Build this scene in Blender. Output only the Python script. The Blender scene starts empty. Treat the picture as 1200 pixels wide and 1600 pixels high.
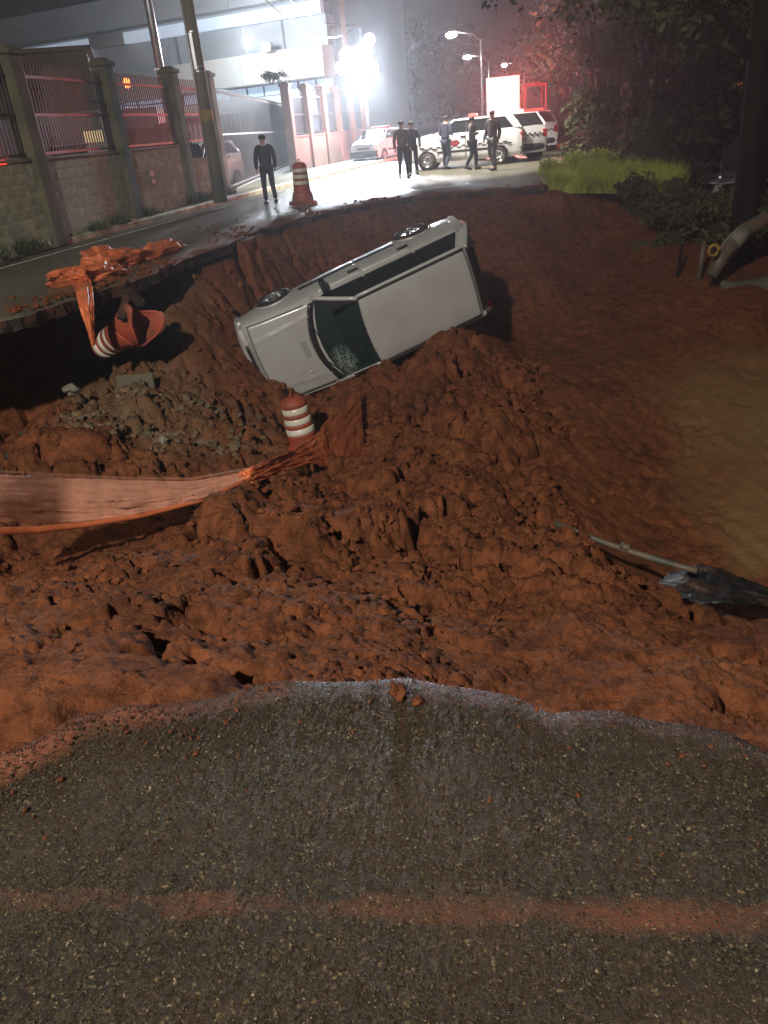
import bpy, bmesh, math, random
import numpy as np
from mathutils import Vector, Matrix, noise as mnoise
from mathutils.geometry import delaunay_2d_cdt
random.seed(7); RNG = np.random.default_rng(7)
sc = bpy.context.scene
C = sc.collection

# ------------------------------------------------------------------ camera
CAM = np.array([0.0, 0.0, 1.6]); FPX = 1200.0
th, ph = math.radians(26.57), math.radians(5.5)
Fv = np.array([0, math.cos(th), -math.sin(th)])
r0 = np.array([1.0, 0, 0]); u0 = np.array([0, math.sin(th), math.cos(th)])
Rv = math.cos(ph) * r0 - math.sin(ph) * u0
Uv = math.sin(ph) * r0 + math.cos(ph) * u0
cam_data = bpy.data.cameras.new('camera'); cam = bpy.data.objects.new('camera', cam_data); C.objects.link(cam)
M = Matrix(((Rv[0], Uv[0], -Fv[0], CAM[0]), (Rv[1], Uv[1], -Fv[1], CAM[1]), (Rv[2], Uv[2], -Fv[2], CAM[2]), (0, 0, 0, 1)))
cam.matrix_world = M
cam_data.sensor_fit = 'VERTICAL'; cam_data.sensor_height = 32.0; cam_data.lens = 32.0 * FPX / 1600.0
cam_data.clip_start = 0.05; cam_data.clip_end = 2000
sc.camera = cam

# ------------------------------------------------------------------ world, lights, exposure
w = bpy.data.worlds.new('World'); sc.world = w; w.use_nodes = True
bg = w.node_tree.nodes['Background']
bg.inputs[0].default_value = (0.68, 0.66, 0.64, 1); bg.inputs[1].default_value = 0.016
sc.view_settings.view_transform = 'Standard'; sc.view_settings.look = 'None'
sc.view_settings.exposure = 0.0; sc.view_settings.gamma = 1.0; sc.view_settings.use_curve_mapping = False
sc.render.engine = 'CYCLES'
sc.cycles.use_denoising = True
sc.cycles.max_bounces = 5; sc.cycles.diffuse_bounces = 2; sc.cycles.glossy_bounces = 2
sc.cycles.transparent_max_bounces = 8; sc.cycles.volume_bounces = 0
sc.cycles.sample_clamp_indirect = 3.0

def lamp(name, kind, loc, energy, color, size=0.2, target=None, angle=None, blend=0.3):
    d = bpy.data.lights.new(name, kind); d.energy = energy; d.color = color
    d.shadow_soft_size = size
    o = bpy.data.objects.new(name, d); C.objects.link(o); o.location = loc
    if target is not None:
        o.rotation_euler = (Vector(target) - Vector(loc)).to_track_quat('-Z', 'Y').to_euler()
    if angle: d.spot_size = math.radians(angle); d.spot_blend = blend
    return o
# street lamp on its pole behind the photographer, to the left
lamp('street_lamp_light', 'SPOT', (-4.6, -5.2, 8.3), 9000, (1.0, 0.92, 0.80), 0.22, (0.0, 16, -1), 140, 0.4)
# flood light down the road, lamps of the building, beacons of the police cars
FLOOD = (1.15, 46.0, 4.6)
lamp('flood_light', 'SPOT', (FLOOD[0], FLOOD[1] - 0.5, FLOOD[2]), 24000, (0.82, 0.90, 1.0), 0.5, (0.0, 37, 0), 56, 1.0)
lamp('flood_spill', 'POINT', (FLOOD[0], FLOOD[1] - 0.6, FLOOD[2]), 2900, (0.70, 0.84, 1.0), 0.6)
lamp('wall_lamp_light', 'POINT', (-5.2, 51.5, 6.6), 2400, (0.86, 0.93, 1.0), 0.3)
lamp('beacon_light', 'POINT', (7.9, 41.0, 2.5), 3300, (1.0, 0.11, 0.09), 0.25)
lamp('overhead_fill_light', 'SPOT', (2.2, 29.6, 7.4), 11000, (1.0, 0.95, 0.86), 0.2, (2.2, 31.0, 0), 104, 0.35)  # lamp brought nearer to brighten the wet road and the police cars
lamp('tail_light_glow', 'POINT', (-8.9, 21.6, 1.75), 110, (1.0, 0.03, 0.03), 0.2)

# ------------------------------------------------------------------ pixel helpers: a pixel of the photograph -> a point of the place
def ray(u, v): return Fv * FPX + Rv * (u - 600) - Uv * (v - 800)
def G(u, v, z=0.0):
    d = ray(u, v); return CAM + d * ((z - CAM[2]) / d[2])
def AT(u, v, y):
    d = ray(u, v); return CAM + d * (y / d[1])

# ------------------------------------------------------------------ naming helpers
def tag(o, label=None, cat=None, group=None, kind=None):
    if label: o['label'] = label
    if cat: o['category'] = cat
    if group: o['group'] = group
    if kind: o['kind'] = kind
    return o
def thing(name, label, cat, loc=(0, 0, 0), rotz=0.0, group=None):
    o = bpy.data.objects.new(name, None); C.objects.link(o); o.empty_display_size = 0.2
    o.location = loc; o.rotation_euler = (0, 0, rotz)
    return tag(o, label, cat, group)
def obj_from(name, verts, faces, mat, parent=None, smooth=False, mats=None, fmat=None):
    me = bpy.data.meshes.new(name); me.from_pydata([tuple(map(float, v)) for v in verts], [], faces)
    for m in (mats or [mat]): me.materials.append(m)
    if fmat is not None: me.polygons.foreach_set('material_index', fmat)
    if smooth: me.polygons.foreach_set('use_smooth', [True] * len(me.polygons))
    me.update()
    o = bpy.data.objects.new(name, me); C.objects.link(o)
    if parent is not None: o.parent = parent
    return o

class MB:
    """collects shapes for one mesh"""
    def __init__(s): s.v = []; s.f = []
    def add(s, vs, fs):
        n = len(s.v); s.v += [tuple(map(float, p)) for p in vs]; s.f += [tuple(i + n for i in f) for f in fs]; return s
    def box(s, c, size, rot=None, taper=1.0):
        x, y, z = [k / 2 for k in size]; pts = []
        for dz in (-1, 1):
            t = taper if dz > 0 else 1
            for dx, dy in ((-1, -1), (1, -1), (1, 1), (-1, 1)):
                p = Vector((dx * x * t, dy * y * t, dz * z))
                if rot is not None: p = rot @ p
                pts.append(p + Vector(c))
        return s.add(pts, [(3, 2, 1, 0), (4, 5, 6, 7), (0, 1, 5, 4), (1, 2, 6, 5), (2, 3, 7, 6), (3, 0, 4, 7)])
    def tube(s, pts, r, n=8, cap=True):
        pts = [Vector(p) for p in pts]; rs = r if hasattr(r, '__len__') else [r] * len(pts)
        vs = []; up = Vector((0, 0, 1))
        for i, p in enumerate(pts):
            d = (pts[min(i + 1, len(pts) - 1)] - pts[max(i - 1, 0)]).normalized()
            a = d.cross(up) if abs(d.z) < 0.95 else d.cross(Vector((1, 0, 0)))
            a.normalize(); b = d.cross(a)
            for k in range(n):
                t = 2 * math.pi * k / n
                vs.append(p + (a * math.cos(t) + b * math.sin(t)) * rs[i])
        fs = [(i * n + k, i * n + (k + 1) % n, (i + 1) * n + (k + 1) % n, (i + 1) * n + k) for i in range(len(pts) - 1) for k in range(n)]
        if cap: fs += [tuple(range(n))[::-1], tuple(range((len(pts) - 1) * n, len(pts) * n))]
        return s.add(vs, fs)
    def lathe(s, prof, n=24, m=None, squash=None):
        vs = []
        for r, z in prof:
            for k in range(n):
                t = 2 * math.pi * k / n; p = Vector((r * math.cos(t), r * math.sin(t), z))
                vs.append(m @ p if m is not None else p)
        L = len(prof)
        fs = [(i * n + k, i * n + (k + 1) % n, (i + 1) * n + (k + 1) % n, (i + 1) * n + k) for i in range(L - 1) for k in range(n)]
        fs += [tuple(range(n))[::-1], tuple(range((L - 1) * n, L * n))]
        return s.add(vs, fs)
    def grid(s, P):
        """P: array (a, b, 3)"""
        a, b = len(P), len(P[0]); vs = [P[i][j] for i in range(a) for j in range(b)]
        fs = [(i * b + j, i * b + j + 1, (i + 1) * b + j + 1, (i + 1) * b + j) for i in range(a - 1) for j in range(b - 1)]
        return s.add(vs, fs)
    def build(s, name, mat, parent=None, smooth=False): return obj_from(name, s.v, s.f, mat, parent, smooth)

def bevel(o, w=0.01, seg=2):
    m = o.modifiers.new('bevel', 'BEVEL'); m.width = w; m.segments = seg; m.limit_method = 'ANGLE'; return o
def solid(o, t=0.01, off=-1):
    m = o.modifiers.new('solid', 'SOLIDIFY'); m.thickness = t; m.offset = off; return o

# ------------------------------------------------------------------ materials
def nodes(name):
    m = bpy.data.materials.new(name); m.use_nodes = True; nt = m.node_tree
    return m, nt, nt.nodes['Principled BSDF']
def N(nt, t, **kw):
    n = nt.nodes.new(t)
    for k, v in kw.items():
        if k in n.inputs: n.inputs[k].default_value = v
        else: setattr(n, k, v)
    return n
def ramp(nt, fac, stops):
    r = nt.nodes.new('ShaderNodeValToRGB'); e = r.color_ramp.elements
    while len(e) < len(stops): e.new(0.5)
    for x, (p, c) in zip(e, stops): x.position = p; x.color = (*c, 1) if len(c) == 3 else c
    nt.links.new(fac, r.inputs[0]); return r
def mix(nt, fac, a, b, mode='MIX'):
    m = nt.nodes.new('ShaderNodeMix'); m.data_type = 'RGBA'; m.blend_type = mode
    for s, x in ((m.inputs[0], fac), (m.inputs[6], a), (m.inputs[7], b)):
        if isinstance(x, (int, float)): s.default_value = x
        elif isinstance(x, tuple): s.default_value = (*x, 1) if len(x) == 3 else x
        else: nt.links.new(x, s)
    return m.outputs[2]
def math_(nt, op, a, b=0.0, clamp=False):
    m = nt.nodes.new('ShaderNodeMath'); m.operation = op; m.use_clamp = clamp
    for s, x in ((m.inputs[0], a), (m.inputs[1], b)):
        if isinstance(x, (int, float)): s.default_value = x
        else: nt.links.new(x, s)
    return m.outputs[0]
def simple(name, col, rough=0.6, metal=0.0, var=0.25, scale=6.0, bump=0.15, bscale=40.0, dirt=None, dirt_amt=0.4, spec=0.5, coat=0.0, stretch=None):
    """worn real surface: colour varied by noise, dirt patches, fine bump, varied roughness"""
    m, nt, p = nodes(name); L = nt.links.new
    tc = N(nt, 'ShaderNodeTexCoord'); co = tc.outputs['Object']
    if stretch:
        mp = N(nt, 'ShaderNodeMapping'); mp.inputs['Scale'].default_value = stretch; L(co, mp.inputs[0]); co = mp.outputs[0]
    n1 = N(nt, 'ShaderNodeTexNoise', Scale=scale, Detail=6.0); L(co, n1.inputs['Vector'])
    lo = tuple(c * (1 - var) for c in col); hi = tuple(min(1, c * (1 + var)) for c in col)
    r = ramp(nt, n1.outputs['Fac'], [(0.3, lo), (0.7, hi)]); out = r.outputs[0]
    if dirt:
        n2 = N(nt, 'ShaderNodeTexNoise', Scale=scale * 0.5, Detail=8.0, Roughness=0.65); L(co, n2.inputs['Vector'])
        r2 = ramp(nt, n2.outputs['Fac'], [(0.45, (0, 0, 0)), (0.62, (1, 1, 1))])
        out = mix(nt, math_(nt, 'MULTIPLY', r2.outputs[0], dirt_amt), out, dirt)
    L(out, p.inputs['Base Color'])
    rr = math_(nt, 'ADD', math_(nt, 'MULTIPLY', n1.outputs['Fac'], 0.3), rough - 0.15, True); L(rr, p.inputs['Roughness'])
    p.inputs['Metallic'].default_value = metal; p.inputs['Specular IOR Level'].default_value = spec
    p.inputs['Coat Weight'].default_value = coat; p.inputs['Coat Roughness'].default_value = 0.15
    if bump:
        n3 = N(nt, 'ShaderNodeTexNoise', Scale=bscale, Detail=4.0); L(co, n3.inputs['Vector'])
        b = N(nt, 'ShaderNodeBump', Strength=bump, Distance=0.02); L(n3.outputs['Fac'], b.inputs['Height']); L(b.outputs[0], p.inputs['Normal'])
    return m
def emit(name, col, strength):
    m, nt, p = nodes(name); p.inputs['Base Color'].default_value = (*col, 1)
    p.inputs['Emission Color'].default_value = (*col, 1); p.inputs['Emission Strength'].default_value = strength; return m

def soil_material():
    m, nt, p = nodes('wet_red_soil'); L = nt.links.new
    tc = N(nt, 'ShaderNodeTexCoord'); co = tc.outputs['Object']
    n1 = N(nt, 'ShaderNodeTexNoise', Scale=0.9, Detail=7.0, Roughness=0.6); L(co, n1.inputs['Vector'])
    n2 = N(nt, 'ShaderNodeTexNoise', Scale=7.0, Detail=7.0, Roughness=0.7); L(co, n2.inputs['Vector'])
    a = ramp(nt, n1.outputs['Fac'], [(0.30, (0.195, 0.066, 0.027)), (0.50, (0.295, 0.096, 0.037)), (0.70, (0.33, 0.116, 0.046))])
    b = ramp(nt, n2.outputs['Fac'], [(0.34, (0.34, 0.31, 0.30)), (0.50, (0.80, 0.80, 0.80)), (0.66, (1.12, 1.12, 1.12))])
    c = mix(nt, 1.0, a.outputs[0], b.outputs[0], 'MULTIPLY')
    at = N(nt, 'ShaderNodeAttribute', attribute_name='tone')
    sx = N(nt, 'ShaderNodeSeparateColor'); L(at.outputs['Color'], sx.inputs[0])
    n4 = N(nt, 'ShaderNodeTexNoise', Scale=2.6, Detail=6.0); L(co, n4.inputs['Vector'])
    olive = ramp(nt, n4.outputs['Fac'], [(0.35, (0.17, 0.105, 0.052)), (0.65, (0.24, 0.155, 0.085))])
    f1 = math_(nt, 'MULTIPLY', sx.outputs[0], math_(nt, 'MULTIPLY', n4.outputs['Fac'], 1.7), True)
    c = mix(nt, f1, c, olive.outputs[0])
    c = mix(nt, math_(nt, 'MULTIPLY', sx.outputs[1], 0.75, True), c, (0.33, 0.205, 0.085))
    # pale pebbles washed out here and there
    vo = N(nt, 'ShaderNodeTexVoronoi', Scale=16.0); L(co, vo.inputs['Vector'])
    pb = ramp(nt, vo.outputs['Distance'], [(0.04, (1, 1, 1)), (0.09, (0, 0, 0))])
    pick = math_(nt, 'GREATER_THAN', N2col(nt, vo), 0.88)
    c = mix(nt, math_(nt, 'MULTIPLY', pb.outputs[0], math_(nt, 'MULTIPLY', pick, 0.6)), c, (0.50, 0.36, 0.25))
    L(c, p.inputs['Base Color'])
    rr = ramp(nt, n1.outputs['Fac'], [(0.35, (0.95,) * 3), (0.62, (0.68,) * 3)])
    L(rr.outputs[0], p.inputs['Roughness']); p.inputs['Specular IOR Level'].default_value = 0.22
    n3 = N(nt, 'ShaderNodeTexNoise', Scale=26.0, Detail=8.0, Roughness=0.72); L(co, n3.inputs['Vector'])
    n5 = N(nt, 'ShaderNodeTexNoise', Scale=110.0, Detail=3.0); L(co, n5.inputs['Vector'])
    hh = math_(nt, 'ADD', n3.outputs['Fac'], math_(nt, 'MULTIPLY', n5.outputs['Fac'], 0.25))
    bp = N(nt, 'ShaderNodeBump', Strength=1.0, Distance=0.045); L(hh, bp.inputs['Height']); L(bp.outputs[0], p.inputs['Normal'])
    return m
def N2col(nt, vo):
    s = N(nt, 'ShaderNodeSeparateColor'); nt.links.new(vo.outputs['Color'], s.inputs[0]); return s.outputs[0]

def asphalt_material():
    m, nt, p = nodes('wet_asphalt'); L = nt.links.new
    tc = N(nt, 'ShaderNodeTexCoord'); co = tc.outputs['Object']
    vo = N(nt, 'ShaderNodeTexVoronoi', Scale=150.0, Randomness=1.0); L(co, vo.inputs['Vector'])
    s = N(nt, 'ShaderNodeSeparateColor'); L(vo.outputs['Color'], s.inputs[0])
    stone = ramp(nt, s.outputs[0], [(0.0, (0.014, 0.0105, 0.006)), (0.5, (0.036, 0.026, 0.013)), (0.85, (0.062, 0.045, 0.023)), (0.965, (0.10, 0.074, 0.038)), (0.995, (0.24, 0.18, 0.09))])
    e = ramp(nt, vo.outputs['Distance'], [(0.35, (1, 1, 1)), (0.7, (0.6, 0.58, 0.55))])
    c = mix(nt, 1.0, stone.outputs[0], e.outputs[0], 'MULTIPLY')
    # bigger scattered grit and flakes
    v2 = N(nt, 'ShaderNodeTexVoronoi', Scale=21.0); L(co, v2.inputs['Vector'])
    g = ramp(nt, v2.outputs['Distance'], [(0.07, (1, 1, 1)), (0.13, (0, 0, 0))])
    s2 = N(nt, 'ShaderNodeSeparateColor'); L(v2.outputs['Color'], s2.inputs[0])
    gf = math_(nt, 'MULTIPLY', g.outputs[0], math_(nt, 'GREATER_THAN', s2.outputs[0], 0.82))
    c = mix(nt, math_(nt, 'MULTIPLY', gf, 0.7), c, (0.24, 0.16, 0.07))
    # mud: attribute mask broken up by noise
    at = N(nt, 'ShaderNodeAttribute', attribute_name='mud')
    sm = N(nt, 'ShaderNodeSeparateColor'); L(at.outputs['Color'], sm.inputs[0])
    n1 = N(nt, 'ShaderNodeTexNoise', Scale=3.0, Detail=9.0, Roughness=0.7); L(co, n1.inputs['Vector'])
    n6 = N(nt, 'ShaderNodeTexNoise', Scale=34.0, Detail=4.0, Roughness=0.7); L(co, n6.inputs['Vector'])
    nn = math_(nt, 'ADD', math_(nt, 'MULTIPLY', n1.outputs['Fac'], 0.75), math_(nt, 'MULTIPLY', n6.outputs['Fac'], 0.35))
    mk = math_(nt, 'SUBTRACT', math_(nt, 'ADD', sm.outputs[0], nn), 0.98)
    mk = math_(nt, 'MULTIPLY', mk, 2.4, True)
    # faint film of red silt everywhere
    n2 = N(nt, 'ShaderNodeTexNoise', Scale=1.3, Detail=8.0, Roughness=0.66); L(co, n2.inputs['Vector'])
    fl = ramp(nt, n2.outputs['Fac'], [(0.42, (0, 0, 0)), (0.72, (0.55, 0.55, 0.55))])
    worn = ramp(nt, n2.outputs['Fac'], [(0.35, (0.10, 0.092, 0.068)), (0.65, (0.19, 0.175, 0.13))])  # far road: wear, with its brighter light and sheen put into the colour
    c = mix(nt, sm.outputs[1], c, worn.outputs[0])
    c = mix(nt, fl.outputs[0], c, (0.070, 0.036, 0.016))
    c = mix(nt, math_(nt, 'MULTIPLY', mk, 0.85), c, (0.20, 0.062, 0.032))
    L(c, p.inputs['Base Color'])
    r = ramp(nt, s.outputs[1], [(0.0, (0.12,) * 3), (0.3, (0.24,) * 3), (1.0, (0.45,) * 3)])
    p.inputs['Specular IOR Level'].default_value = 0.34
    rr = mix(nt, mk, r.outputs[0], (0.85, 0.85, 0.85)); L(rr, p.inputs['Roughness'])
    n9 = N(nt, 'ShaderNodeTexNoise', Scale=120.0, Detail=5.0, Roughness=0.75); L(co, n9.inputs['Vector'])
    h = math_(nt, 'MULTIPLY', math_(nt, 'SUBTRACT', 1.0, vo.outputs['Distance']), 0.35)
    h = math_(nt, 'ADD', h, math_(nt, 'MULTIPLY', n9.outputs['Fac'], 1.9))
    h = math_(nt, 'ADD', h, math_(nt, 'MULTIPLY', s.outputs[2], 0.25))
    h = math_(nt, 'ADD', h, math_(nt, 'MULTIPLY', n6.outputs['Fac'], 0.25))
    sc_ = math_(nt, 'SUBTRACT', 1.0, math_(nt, 'MULTIPLY', mk, 0.5))
    bp = N(nt, 'ShaderNodeBump', Distance=0.005); L(math_(nt, 'MULTIPLY', sc_, 0.85), bp.inputs['Strength'])
    L(h, bp.inputs['Height']); L(bp.outputs[0], p.inputs['Normal'])
    return m

def paint_material(name, col, metal=0.35, mud=0.25):
    m, nt, p = nodes(name); L = nt.links.new
    tc = N(nt, 'ShaderNodeTexCoord'); co = tc.outputs['Object']
    n1 = N(nt, 'ShaderNodeTexNoise', Scale=1.6, Detail=7.0, Roughness=0.65); L(co, n1.inputs['Vector'])
    d = ramp(nt, n1.outputs['Fac'], [(0.42, (0, 0, 0)), (0.78, (1, 1, 1))])
    n2 = N(nt, 'ShaderNodeTexNoise', Scale=60.0, Detail=3.0); L(co, n2.inputs['Vector'])
    c = mix(nt, math_(nt, 'MULTIPLY', d.outputs[0], mud), col, (0.30, 0.21, 0.16))
    L(c, p.inputs['Base Color']); p.inputs['Metallic'].default_value = metal
    rr = math_(nt, 'ADD', math_(nt, 'MULTIPLY', n2.outputs['Fac'], 0.25), 0.28); L(rr, p.inputs['Roughness'])
    p.inputs['Coat Weight'].default_value = 0.6; p.inputs['Coat Roughness'].default_value = 0.1
    vo = N(nt, 'ShaderNodeTexVoronoi', Scale=85.0); L(co, vo.inputs['Vector'])
    dr = ramp(nt, vo.outputs['Distance'], [(0.0, (1, 1, 1)), (0.28, (0, 0, 0))])
    bp = N(nt, 'ShaderNodeBump', Strength=0.35, Distance=0.004); L(dr.outputs[0], bp.inputs['Height'])
    L(bp.outputs[0], p.inputs['Normal']); L(bp.outputs[0], p.inputs['Coat Normal'])
    return m
def glass_material(name, col=(0.012, 0.016, 0.017), alpha=1.0, crack=None):
    m, nt, p = nodes(name); L = nt.links.new
    p.inputs['Base Color'].default_value = (*col, 1); p.inputs['Roughness'].default_value = 0.08
    p.inputs['Alpha'].default_value = alpha
    tc = N(nt, 'ShaderNodeTexCoord'); co = tc.outputs['Object']
    vo = N(nt, 'ShaderNodeTexVoronoi', Scale=60.0); L(co, vo.inputs['Vector'])
    dr = ramp(nt, vo.outputs['Distance'], [(0.0, (1, 1, 1)), (0.25, (0, 0, 0))])
    bp = N(nt, 'ShaderNodeBump', Strength=0.3, Distance=0.004); L(dr.outputs[0], bp.inputs['Height']); L(bp.outputs[0], p.inputs['Normal'])
    if crack:
        cmp_ = N(nt, 'ShaderNodeMapping'); cmp_.inputs['Location'].default_value = tuple(-k for k in crack); L(co, cmp_.inputs[0])
        ln = N(nt, 'ShaderNodeVectorMath', operation='LENGTH')
        mp2 = N(nt, 'ShaderNodeMapping'); mp2.inputs['Scale'].default_value = (2.6, 1.6, 2.6); L(cmp_.outputs[0], mp2.inputs[0]); L(mp2.outputs[0], ln.inputs[0])
        ce = N(nt, 'ShaderNodeTexVoronoi', Scale=15.0, feature='DISTANCE_TO_EDGE'); L(co, ce.inputs['Vector'])
        nz = N(nt, 'ShaderNodeTexNoise', Scale=13.0, Detail=5.0, Roughness=0.75); L(co, nz.inputs['Vector'])
        edge = ramp(nt, ce.outputs['Distance'], [(0.02, (1, 1, 1)), (0.10, (0, 0, 0))])
        fall = ramp(nt, ln.outputs['Value'], [(0.15, (1, 1, 1)), (0.62, (0, 0, 0))])
        nr = ramp(nt, nz.outputs['Fac'], [(0.46, (0, 0, 0)), (0.6, (1, 1, 1))])
        k = math_(nt, 'MULTIPLY', fall.outputs[0], math_(nt, 'MAXIMUM', math_(nt, 'MULTIPLY', edge.outputs[0], 0.6), nr.outputs[0]), True)
        L(mix(nt, k, col, (0.42, 0.52, 0.48)), p.inputs['Base Color'])
        L(math_(nt, 'MAXIMUM', k, alpha), p.inputs['Alpha'])
    return m
def net_material(name, col, alpha=0.82, cell=90.0):
    m, nt, p = nodes(name); L = nt.links.new
    tc = N(nt, 'ShaderNodeTexCoord'); co = tc.outputs['UV']
    n1 = N(nt, 'ShaderNodeTexNoise', Scale=5.0, Detail=7.0, Roughness=0.7)
    L(tc.outputs['Object'], n1.inputs['Vector'])
    r = ramp(nt, n1.outputs['Fac'], [(0.3, tuple(c * 0.6 for c in col)), (0.6, col)]); L(r.outputs[0], p.inputs['Base Color'])
    wv = N(nt, 'ShaderNodeTexWave', Scale=cell); wv.bands_direction = 'X'; L(co, wv.inputs['Vector'])
    w2 = N(nt, 'ShaderNodeTexWave', Scale=cell * 0.5); w2.bands_direction = 'Y'; L(co, w2.inputs['Vector'])
    mx = math_(nt, 'MAXIMUM', wv.outputs['Fac'], w2.outputs['Fac'])
    a = ramp(nt, mx, [(0.35, (alpha - 0.35,) * 3), (0.6, (1, 1, 1))]); 
    a2 = math_(nt, 'MULTIPLY', a.outputs[0], alpha + 0.1, True); L(a2, p.inputs['Alpha'])
    p.inputs['Roughness'].default_value = 0.42; p.inputs['Specular IOR Level'].default_value = 0.45
    p.inputs['Subsurface Weight'].default_value = 0.0
    b = N(nt, 'ShaderNodeBump', Strength=0.5, Distance=0.01); L(n1.outputs['Fac'], b.inputs['Height']); L(b.outputs[0], p.inputs['Normal'])
    return m

MT = {}
MT['soil'] = soil_material(); MT['asphalt'] = asphalt_material()
MT['silver'] = paint_material('silver_car_paint', (0.60, 0.61, 0.60), 0.28, 0.32)
MT['white_paint'] = paint_material('white_car_paint', (0.72, 0.72, 0.72), 0.0, 0.12)
MT['glass'] = glass_material('dark_wet_glass')
MT['wind_glass'] = glass_material('cracked_windscreen_glass', (0.016, 0.030, 0.028), alpha=0.90, crack=(0.66, 0.42, 1.08))
MT['black'] = simple('black_plastic', (0.02, 0.02, 0.02), 0.45, bump=0.1)
MT['rubber'] = simple('tyre_rubber', (0.018, 0.017, 0.016), 0.7, dirt=(0.16, 0.06, 0.03), dirt_amt=0.5, bump=0.4)
MT['rim'] = simple('wheel_metal', (0.55, 0.55, 0.55), 0.3, metal=0.85, dirt=(0.2, 0.1, 0.06), bump=0.1)
MT['lens'] = simple('lamp_lens', (0.55, 0.55, 0.52), 0.15, bump=0.3, bscale=80)
MT['redlens'] = simple('red_lamp_lens', (0.35, 0.02, 0.02), 0.2, bump=0.2)
MT['under'] = simple('muddy_underbody', (0.05, 0.035, 0.028), 0.8, dirt=(0.2, 0.07, 0.03), dirt_amt=0.6, bump=0.5)
MT['drum'] = simple('orange_drum_plastic', (0.42, 0.075, 0.035), 0.6, var=0.2, dirt=(0.16, 0.06, 0.035), dirt_amt=0.85, bump=0.1)
MT['band'] = simple('white_reflective_band', (0.78, 0.77, 0.66), 0.35, var=0.1, dirt=(0.35, 0.2, 0.13), dirt_amt=0.45, bump=0.1)
MT['olive_stone'] = simple('olive_rubble', (0.15, 0.115, 0.065), 0.8, var=0.35, scale=3, dirt=(0.20, 0.075, 0.035), dirt_amt=0.6, bump=0.5)
MT['net'] = net_material('orange_safety_net', (0.80, 0.15, 0.055), 0.86)
MT['net_dense'] = net_material('bunched_orange_net', (0.82, 0.22, 0.085), 1.0)
MT['net_wet'] = net_material('wet_pinkish_net', (0.78, 0.37, 0.25), 0.58)
MT['concrete'] = simple('weathered_concrete', (0.26, 0.24, 0.19), 0.75, var=0.3, scale=3, dirt=(0.08, 0.075, 0.05), dirt_amt=0.65, bump=0.35)
MT['block'] = simple('grey_block', (0.45, 0.42, 0.31), 0.8, var=0.3, scale=2.5, dirt=(0.10, 0.095, 0.06), dirt_amt=0.6, bump=0.5, bscale=60)
MT['mortar'] = simple('pale_mortar', (0.42, 0.39, 0.29), 0.85, var=0.35, bump=0.5)
MT['mossy'] = simple('mossy_dark_concrete', (0.14, 0.125, 0.08), 0.85, var=0.4, scale=3, dirt=(0.03, 0.035, 0.02), dirt_amt=0.7, bump=0.5)
MT['bar'] = simple('painted_iron_bar', (0.10, 0.10, 0.11), 0.45, metal=0.3, dirt=(0.12, 0.05, 0.03), bump=0.2)
MT['salmon'] = simple('salmon_painted_wall', (0.42, 0.21, 0.15), 0.75, var=0.2, scale=2, dirt=(0.25, 0.14, 0.10), dirt_amt=0.5, bump=0.3)
MT['kerb'] = simple('painted_kerb', (0.60, 0.58, 0.42), 0.55, var=0.3, scale=5, dirt=(0.12, 0.11, 0.075), dirt_amt=0.75, bump=0.4)
MT['yellow_line'] = simple('worn_road_line', (0.50, 0.48, 0.33), 0.5, var=0.3, scale=9, dirt=(0.07, 0.065, 0.05), dirt_amt=0.9, bump=0.3)
MT['walk'] = simple('wet_pavement', (0.15, 0.135, 0.095), 0.45, var=0.35, scale=2, dirt=(0.06, 0.055, 0.03), dirt_amt=0.7, bump=0.4)
MT['panel'] = simple('grey_facade_panel', (0.42, 0.45, 0.47), 0.6, var=0.12, scale=0.6, dirt=(0.25, 0.27, 0.28), dirt_amt=0.45, bump=0.1, bscale=8, stretch=(1, 1, 3))
MT['panel_dark'] = simple('shaded_grey_panel', (0.26, 0.28, 0.30), 0.65, var=0.15, scale=0.6, dirt=(0.16, 0.17, 0.18), dirt_amt=0.5, bump=0.1, bscale=8)  # darker copy of the facade grey, with shade put into the colour
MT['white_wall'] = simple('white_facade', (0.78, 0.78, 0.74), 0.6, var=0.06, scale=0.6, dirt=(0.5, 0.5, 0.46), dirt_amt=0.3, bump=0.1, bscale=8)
MT['corrugated'] = simple('corrugated_sheet', (0.42, 0.44, 0.43), 0.5, metal=0.3, var=0.12, scale=1, dirt=(0.22, 0.2, 0.17), dirt_amt=0.5, bump=0.1)
MT['brown'] = simple('brown_boards', (0.12, 0.085, 0.05), 0.8, var=0.4, scale=2, dirt=(0.05, 0.04, 0.03), dirt_amt=0.6, bump=0.4)
MT['navy'] = simple('navy_paint', (0.07, 0.075, 0.13), 0.4, var=0.3, scale=1, bump=0.1)
MT['poleconc'] = simple('utility_pole_concrete', (0.19, 0.165, 0.115), 0.8, var=0.3, scale=3, dirt=(0.06, 0.055, 0.035), dirt_amt=0.7, bump=0.4, stretch=(1, 1, 0.25))
MT['galv'] = simple('galvanised_steel', (0.42, 0.45, 0.48), 0.35, metal=0.6, var=0.15, bump=0.1)
MT['tarp'] = simple('black_plastic_tarp', (0.016, 0.017, 0.019), 0.5, var=0.3, dirt=(0.10, 0.05, 0.03), dirt_amt=0.5, bump=0.3, bscale=9, spec=.3)
MT['pipe'] = simple('muddy_grey_pipe', (0.10, 0.092, 0.07), 0.5, var=0.25, dirt=(0.2, 0.09, 0.04), dirt_amt=0.6, bump=0.3)
MT['leaf'] = simple('dark_foliage', (0.066, 0.075, 0.036), 0.9, var=0.5, scale=0.8, bump=0, spec=.08)
MT['leaf2'] = simple('dull_foliage', (0.095, 0.088, 0.055), 0.9, var=0.5, scale=0.8, bump=0, spec=.08)
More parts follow.
